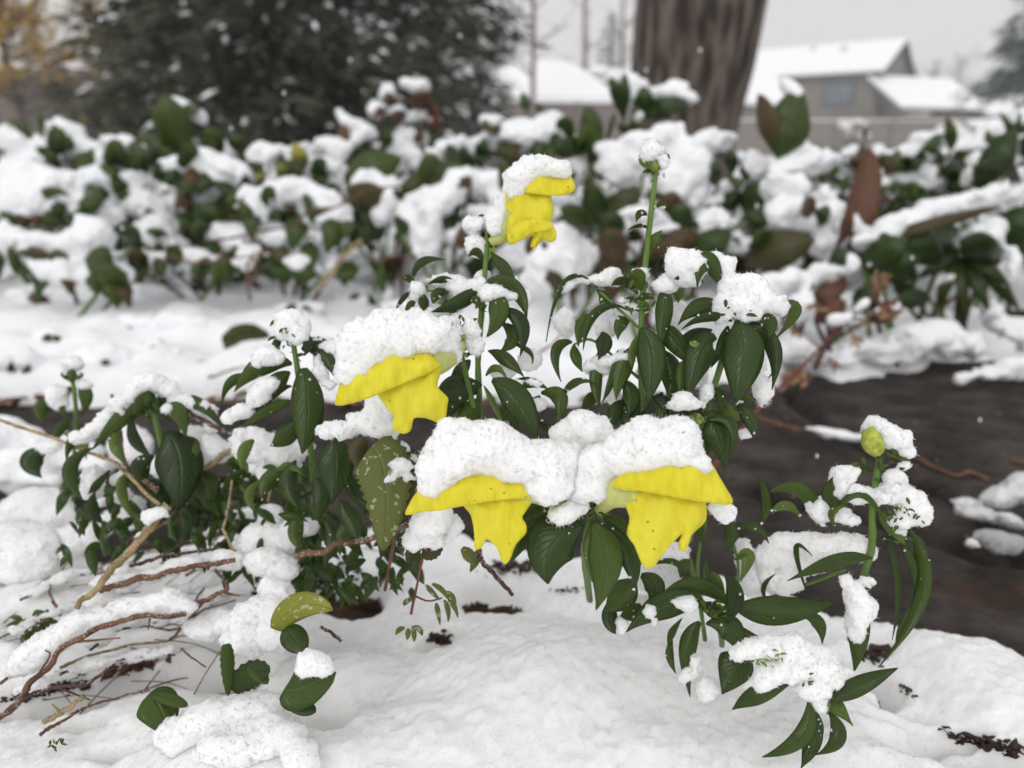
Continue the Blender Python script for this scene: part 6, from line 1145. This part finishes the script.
for i, (pts, r, lb) in enumerate((([(0, 322, 1.35), (40, 318, 1.34), (75, 308, 1.34), (100, 305, 1.34)], 2, 'brown stick lying on the bare snow at the left, longest there'), ([(50, 318, 1.33), (44, 296, 1.35), (60, 312, 1.33), (105, 322, 1.32)], 1.3, 'thin bent stick crossing the longest stick on the bare snow'),
        ([(80, 330, 1.25), (86, 350, 1.2), (105, 372, 1.1), (116, 392, 1.0)], 1.1, 'fine curved stem trailing down the snow to the path edge'), ([(95, 326, 1.25), (120, 345, 1.18), (150, 362, 1.1)], .9, 'faint fine stem trailing over the snow beside the curved one'),
        ([(318, 290, 1.2), (335, 268, 1.2), (350, 250, 1.2), (362, 240, 1.2)], 2.6, 'stout light brown stick poking up at the foot of the bed, left of centre'), ([(215, 240, 1.25), (270, 232, 1.2), (320, 212, 1.2), (375, 190, 1.2), (420, 182, 1.2)], 1.3, 'long fine stem crossing in front of the arched snow cushion'),
        ([(165, 255, 1.2), (200, 262, 1.18), (250, 256, 1.18), (300, 252, 1.18)], 1.2, 'fine stem along the foot of the bed right of the round dark leaf'), ([(250, 300, 1.1), (247, 268, 1.15), (254, 258, 1.15), (256, 285, 1.1)], 1.5, 'tan looped stem at the foot of the bed'),
        ([(700, 400, .9), (708, 352, .95), (716, 345, .95), (735, 342, .95)], 1.0, 'fine stem behind the rosette plant'), ([(160, 380, 1.0), (195, 372, 1.0), (215, 390, .95), (225, 405, .9)], 1.2, 'fine brown twig by the dead leaf behind the left plants'), ([(208, 378, .9), (225, 372, .9), (245, 366, .92)], 1.3, 'short reddish twig over the pale dead leaf'),
        ([(530, 360, .75), (545, 350, .76), (556, 340, .77), (580, 325, .8)], 1.3, 'thin forked twig on the snow between the middle plants'), ([(375, 262, 1.2), (400, 256, 1.2), (440, 268, 1.2)], 1.2, 'fine stem low in the middle of the bed'))):
    twig(lb, pts, r, TWIG if i != 4 else TAN, name='stem', cat='stem')
# finer twigs of the tangle, each with its own line of snow
for i, (pts, sn) in enumerate(((((-4, 640), (40, 622), (90, 600), (140, 592)), 1), (((10, 700), (60, 676), (120, 660), (175, 655)), 1), (((60, 668), (110, 650), (170, 640), (215, 628)), 0), (((0, 684), (30, 660), (54, 628), (90, 606)), 0), (((90, 650), (130, 628), (190, 628), (222, 612)), 1),
        (((150, 600), (185, 590), (230, 580)), 1), (((110, 556), (160, 540), (215, 545)), 0), (((196, 600), (214, 575), (236, 566)), 0), (((20, 600), (80, 575), (130, 572)), 1), (((170, 640), (200, 612), (236, 600)), 0), (((205, 540), (230, 520), (262, 512)), 1), (((130, 540), (176, 520), (210, 518)), 0), (((40, 735), (90, 706), (150, 690)), 0), (((225, 490), (250, 470), (284, 466)), 1), (((186, 575), (215, 540), (232, 500)), 0), (((60, 615), (50, 590), (70, 560)), 0))):
    D_ = [float(np.dot(G(x, y, .056)-CAMP, FW))-.004 for x, y in pts]; p_ = [(x, y, d) for (x, y), d in zip(pts, D_)]
    o = twig('fine brown twig of the snowy tangle at the left of the plants', p_, (random.uniform(1.0, 2.0), .8), (TWIG, TWIGD, TAN)[i % 3 if i % 3 < 2 or i == 2 else 0]); o['group'] = 'fine twigs of the snowy tangle'
    if sn:
        c_ = catmull(p_, 9); snow('snow', [(q[0]+random.uniform(-3, 3), q[1]-2.5, q[2], random.uniform(8, 15), random.uniform(2.2, 4.2), None, math.degrees(math.atan2(-(p_[-1][1]-p_[0][1]), p_[-1][0]-p_[0][0]))) for q in c_[1:-1]], o, seed=200+i)
# dry reddish sprig standing by the path
t_ = thing('dry_sprig', 'reddish dried flower sprig with tan seed heads leaning over the path edge', 'dried flower', P(735, 480, .72))
main = [(712, 470, .66), (735, 440, .72), (762, 405, .78), (800, 368, .82), (838, 330, .85), (872, 296, .86), (882, 284, .86)]
ptube('stem', main, (2.2, 1.2), STEMR, t_, n=26)
for i, (x, y, dx, dy) in enumerate(((838, 330, 24, -6), (850, 318, -34, -10), (860, 306, 26, 8), (872, 296, 22, 16), (820, 348, -24, -14), (806, 360, 30, 6), (780, 388, 26, -8), (770, 398, -18, -20), (872, 296, 8, -14), (846, 322, 14, 18))):
    ptube('side_stem', [(x, y, .85), (x+dx*.6, y+dy*.8, .85), (x+dx, y+dy, .85)], (1, .7), STEMR, t_, n=8); leaflets(t_, x+dx, y+dy, .85, 9, 8, 7, 9, LITTER, 'seed_head')
leaflets(t_, 880, 284, .86, 8, 14, 10, 9, LITTER, 'seed_head'); leaflets(t_, 790, 378, .82, 22, 22, 20, 9, LITTER, 'seed_head')
snow('snow', [(862, 305, .85, 9, 5, None, 40), (838, 318, .85, 9, 4), (895, 306, .85, 5, 5), (836, 322, .85, 8, 5), (880, 312, .86, 5, 4), (764, 402, .80, 5, 4)], t_, near=False, h=.0016, k=300, amps=[(.002, .01)])
t2 = thing('dry_sprig', 'thin pink stem with small fine blades hanging over a dark hollow in the snow', 'dried flower', G(432, 628, .05))
ptube('stem', [(411, 614, .330), (416, 590, .326), (420, 570, .323), (424, 545, .32)], (1.4, 1.1), STEMR, t2); ptube('side_stem', [(415, 596, .327), (428, 601, .326), (442, 598, .326)], (1, .8), STEMR, t2, n=8)
for a in ((426, 585, 432, 592, 440, 600), (432, 584, 442, 590, 450, 602), (436, 603, 438, 612, 440, 625), (444, 600, 448, 610, 448, 622), (448, 600, 454, 606, 458, 618), (446, 592, 452, 596, 456, 604), (412, 598, 406, 602, 404, 606), (405, 628, 399, 630, 396, 635), (408, 628, 408, 634, 407, 640), (412, 626, 414, 634, 414, 642), (414, 626, 420, 630, 422, 636)):
    leaf(t2, *a, 5, .324, .322, 10, LEAFO, name='blade', arch=0)
leaf(t2, 425, 545, 412, 552, 410, 566, 12, .32, .318, 10, LEAFM, teeth=1, arch=0); leaf(t2, 440, 540, 432, 552, 420, 556, 16, .322, .318, 10, LEAFM, teeth=1, arch=0); leaf(t2, 462, 548, 470, 556, 476, 566, 12, .328, .326, 10, LEAFO, teeth=1, arch=0); leaf(t2, 480, 548, 476, 560, 470, 572, 9, .328, .326, 10, LEAFO, teeth=1, arch=0)

# drifting snowflakes
for i, (x, y, D_) in enumerate(((284, 93, .9), (231, 128, .9), (912, 258, .8), (840, 437, .6), (817, 456, .6), (757, 206, .9), (122, 228, .9), (646, 70, 1.2), (790, 20, 1.4), (100, 20, 1.2), (460, 36, 1.2), (920, 30, 1.5), (700, 50, 1.2), (350, 60, 1.3), (570, 20, 1.3), (980, 420, .7))):
    v, f = ellmesh(x, y, D_, 1.3, 1.9, n=5, m=6, amp=.5); o = obj('snowflake', v, f, SNOW_FAR, org=P(x, y, D_)); tag(o, 'tiny white snowflake drifting in the air', 'snowflake', 'snowflakes drifting in the air')
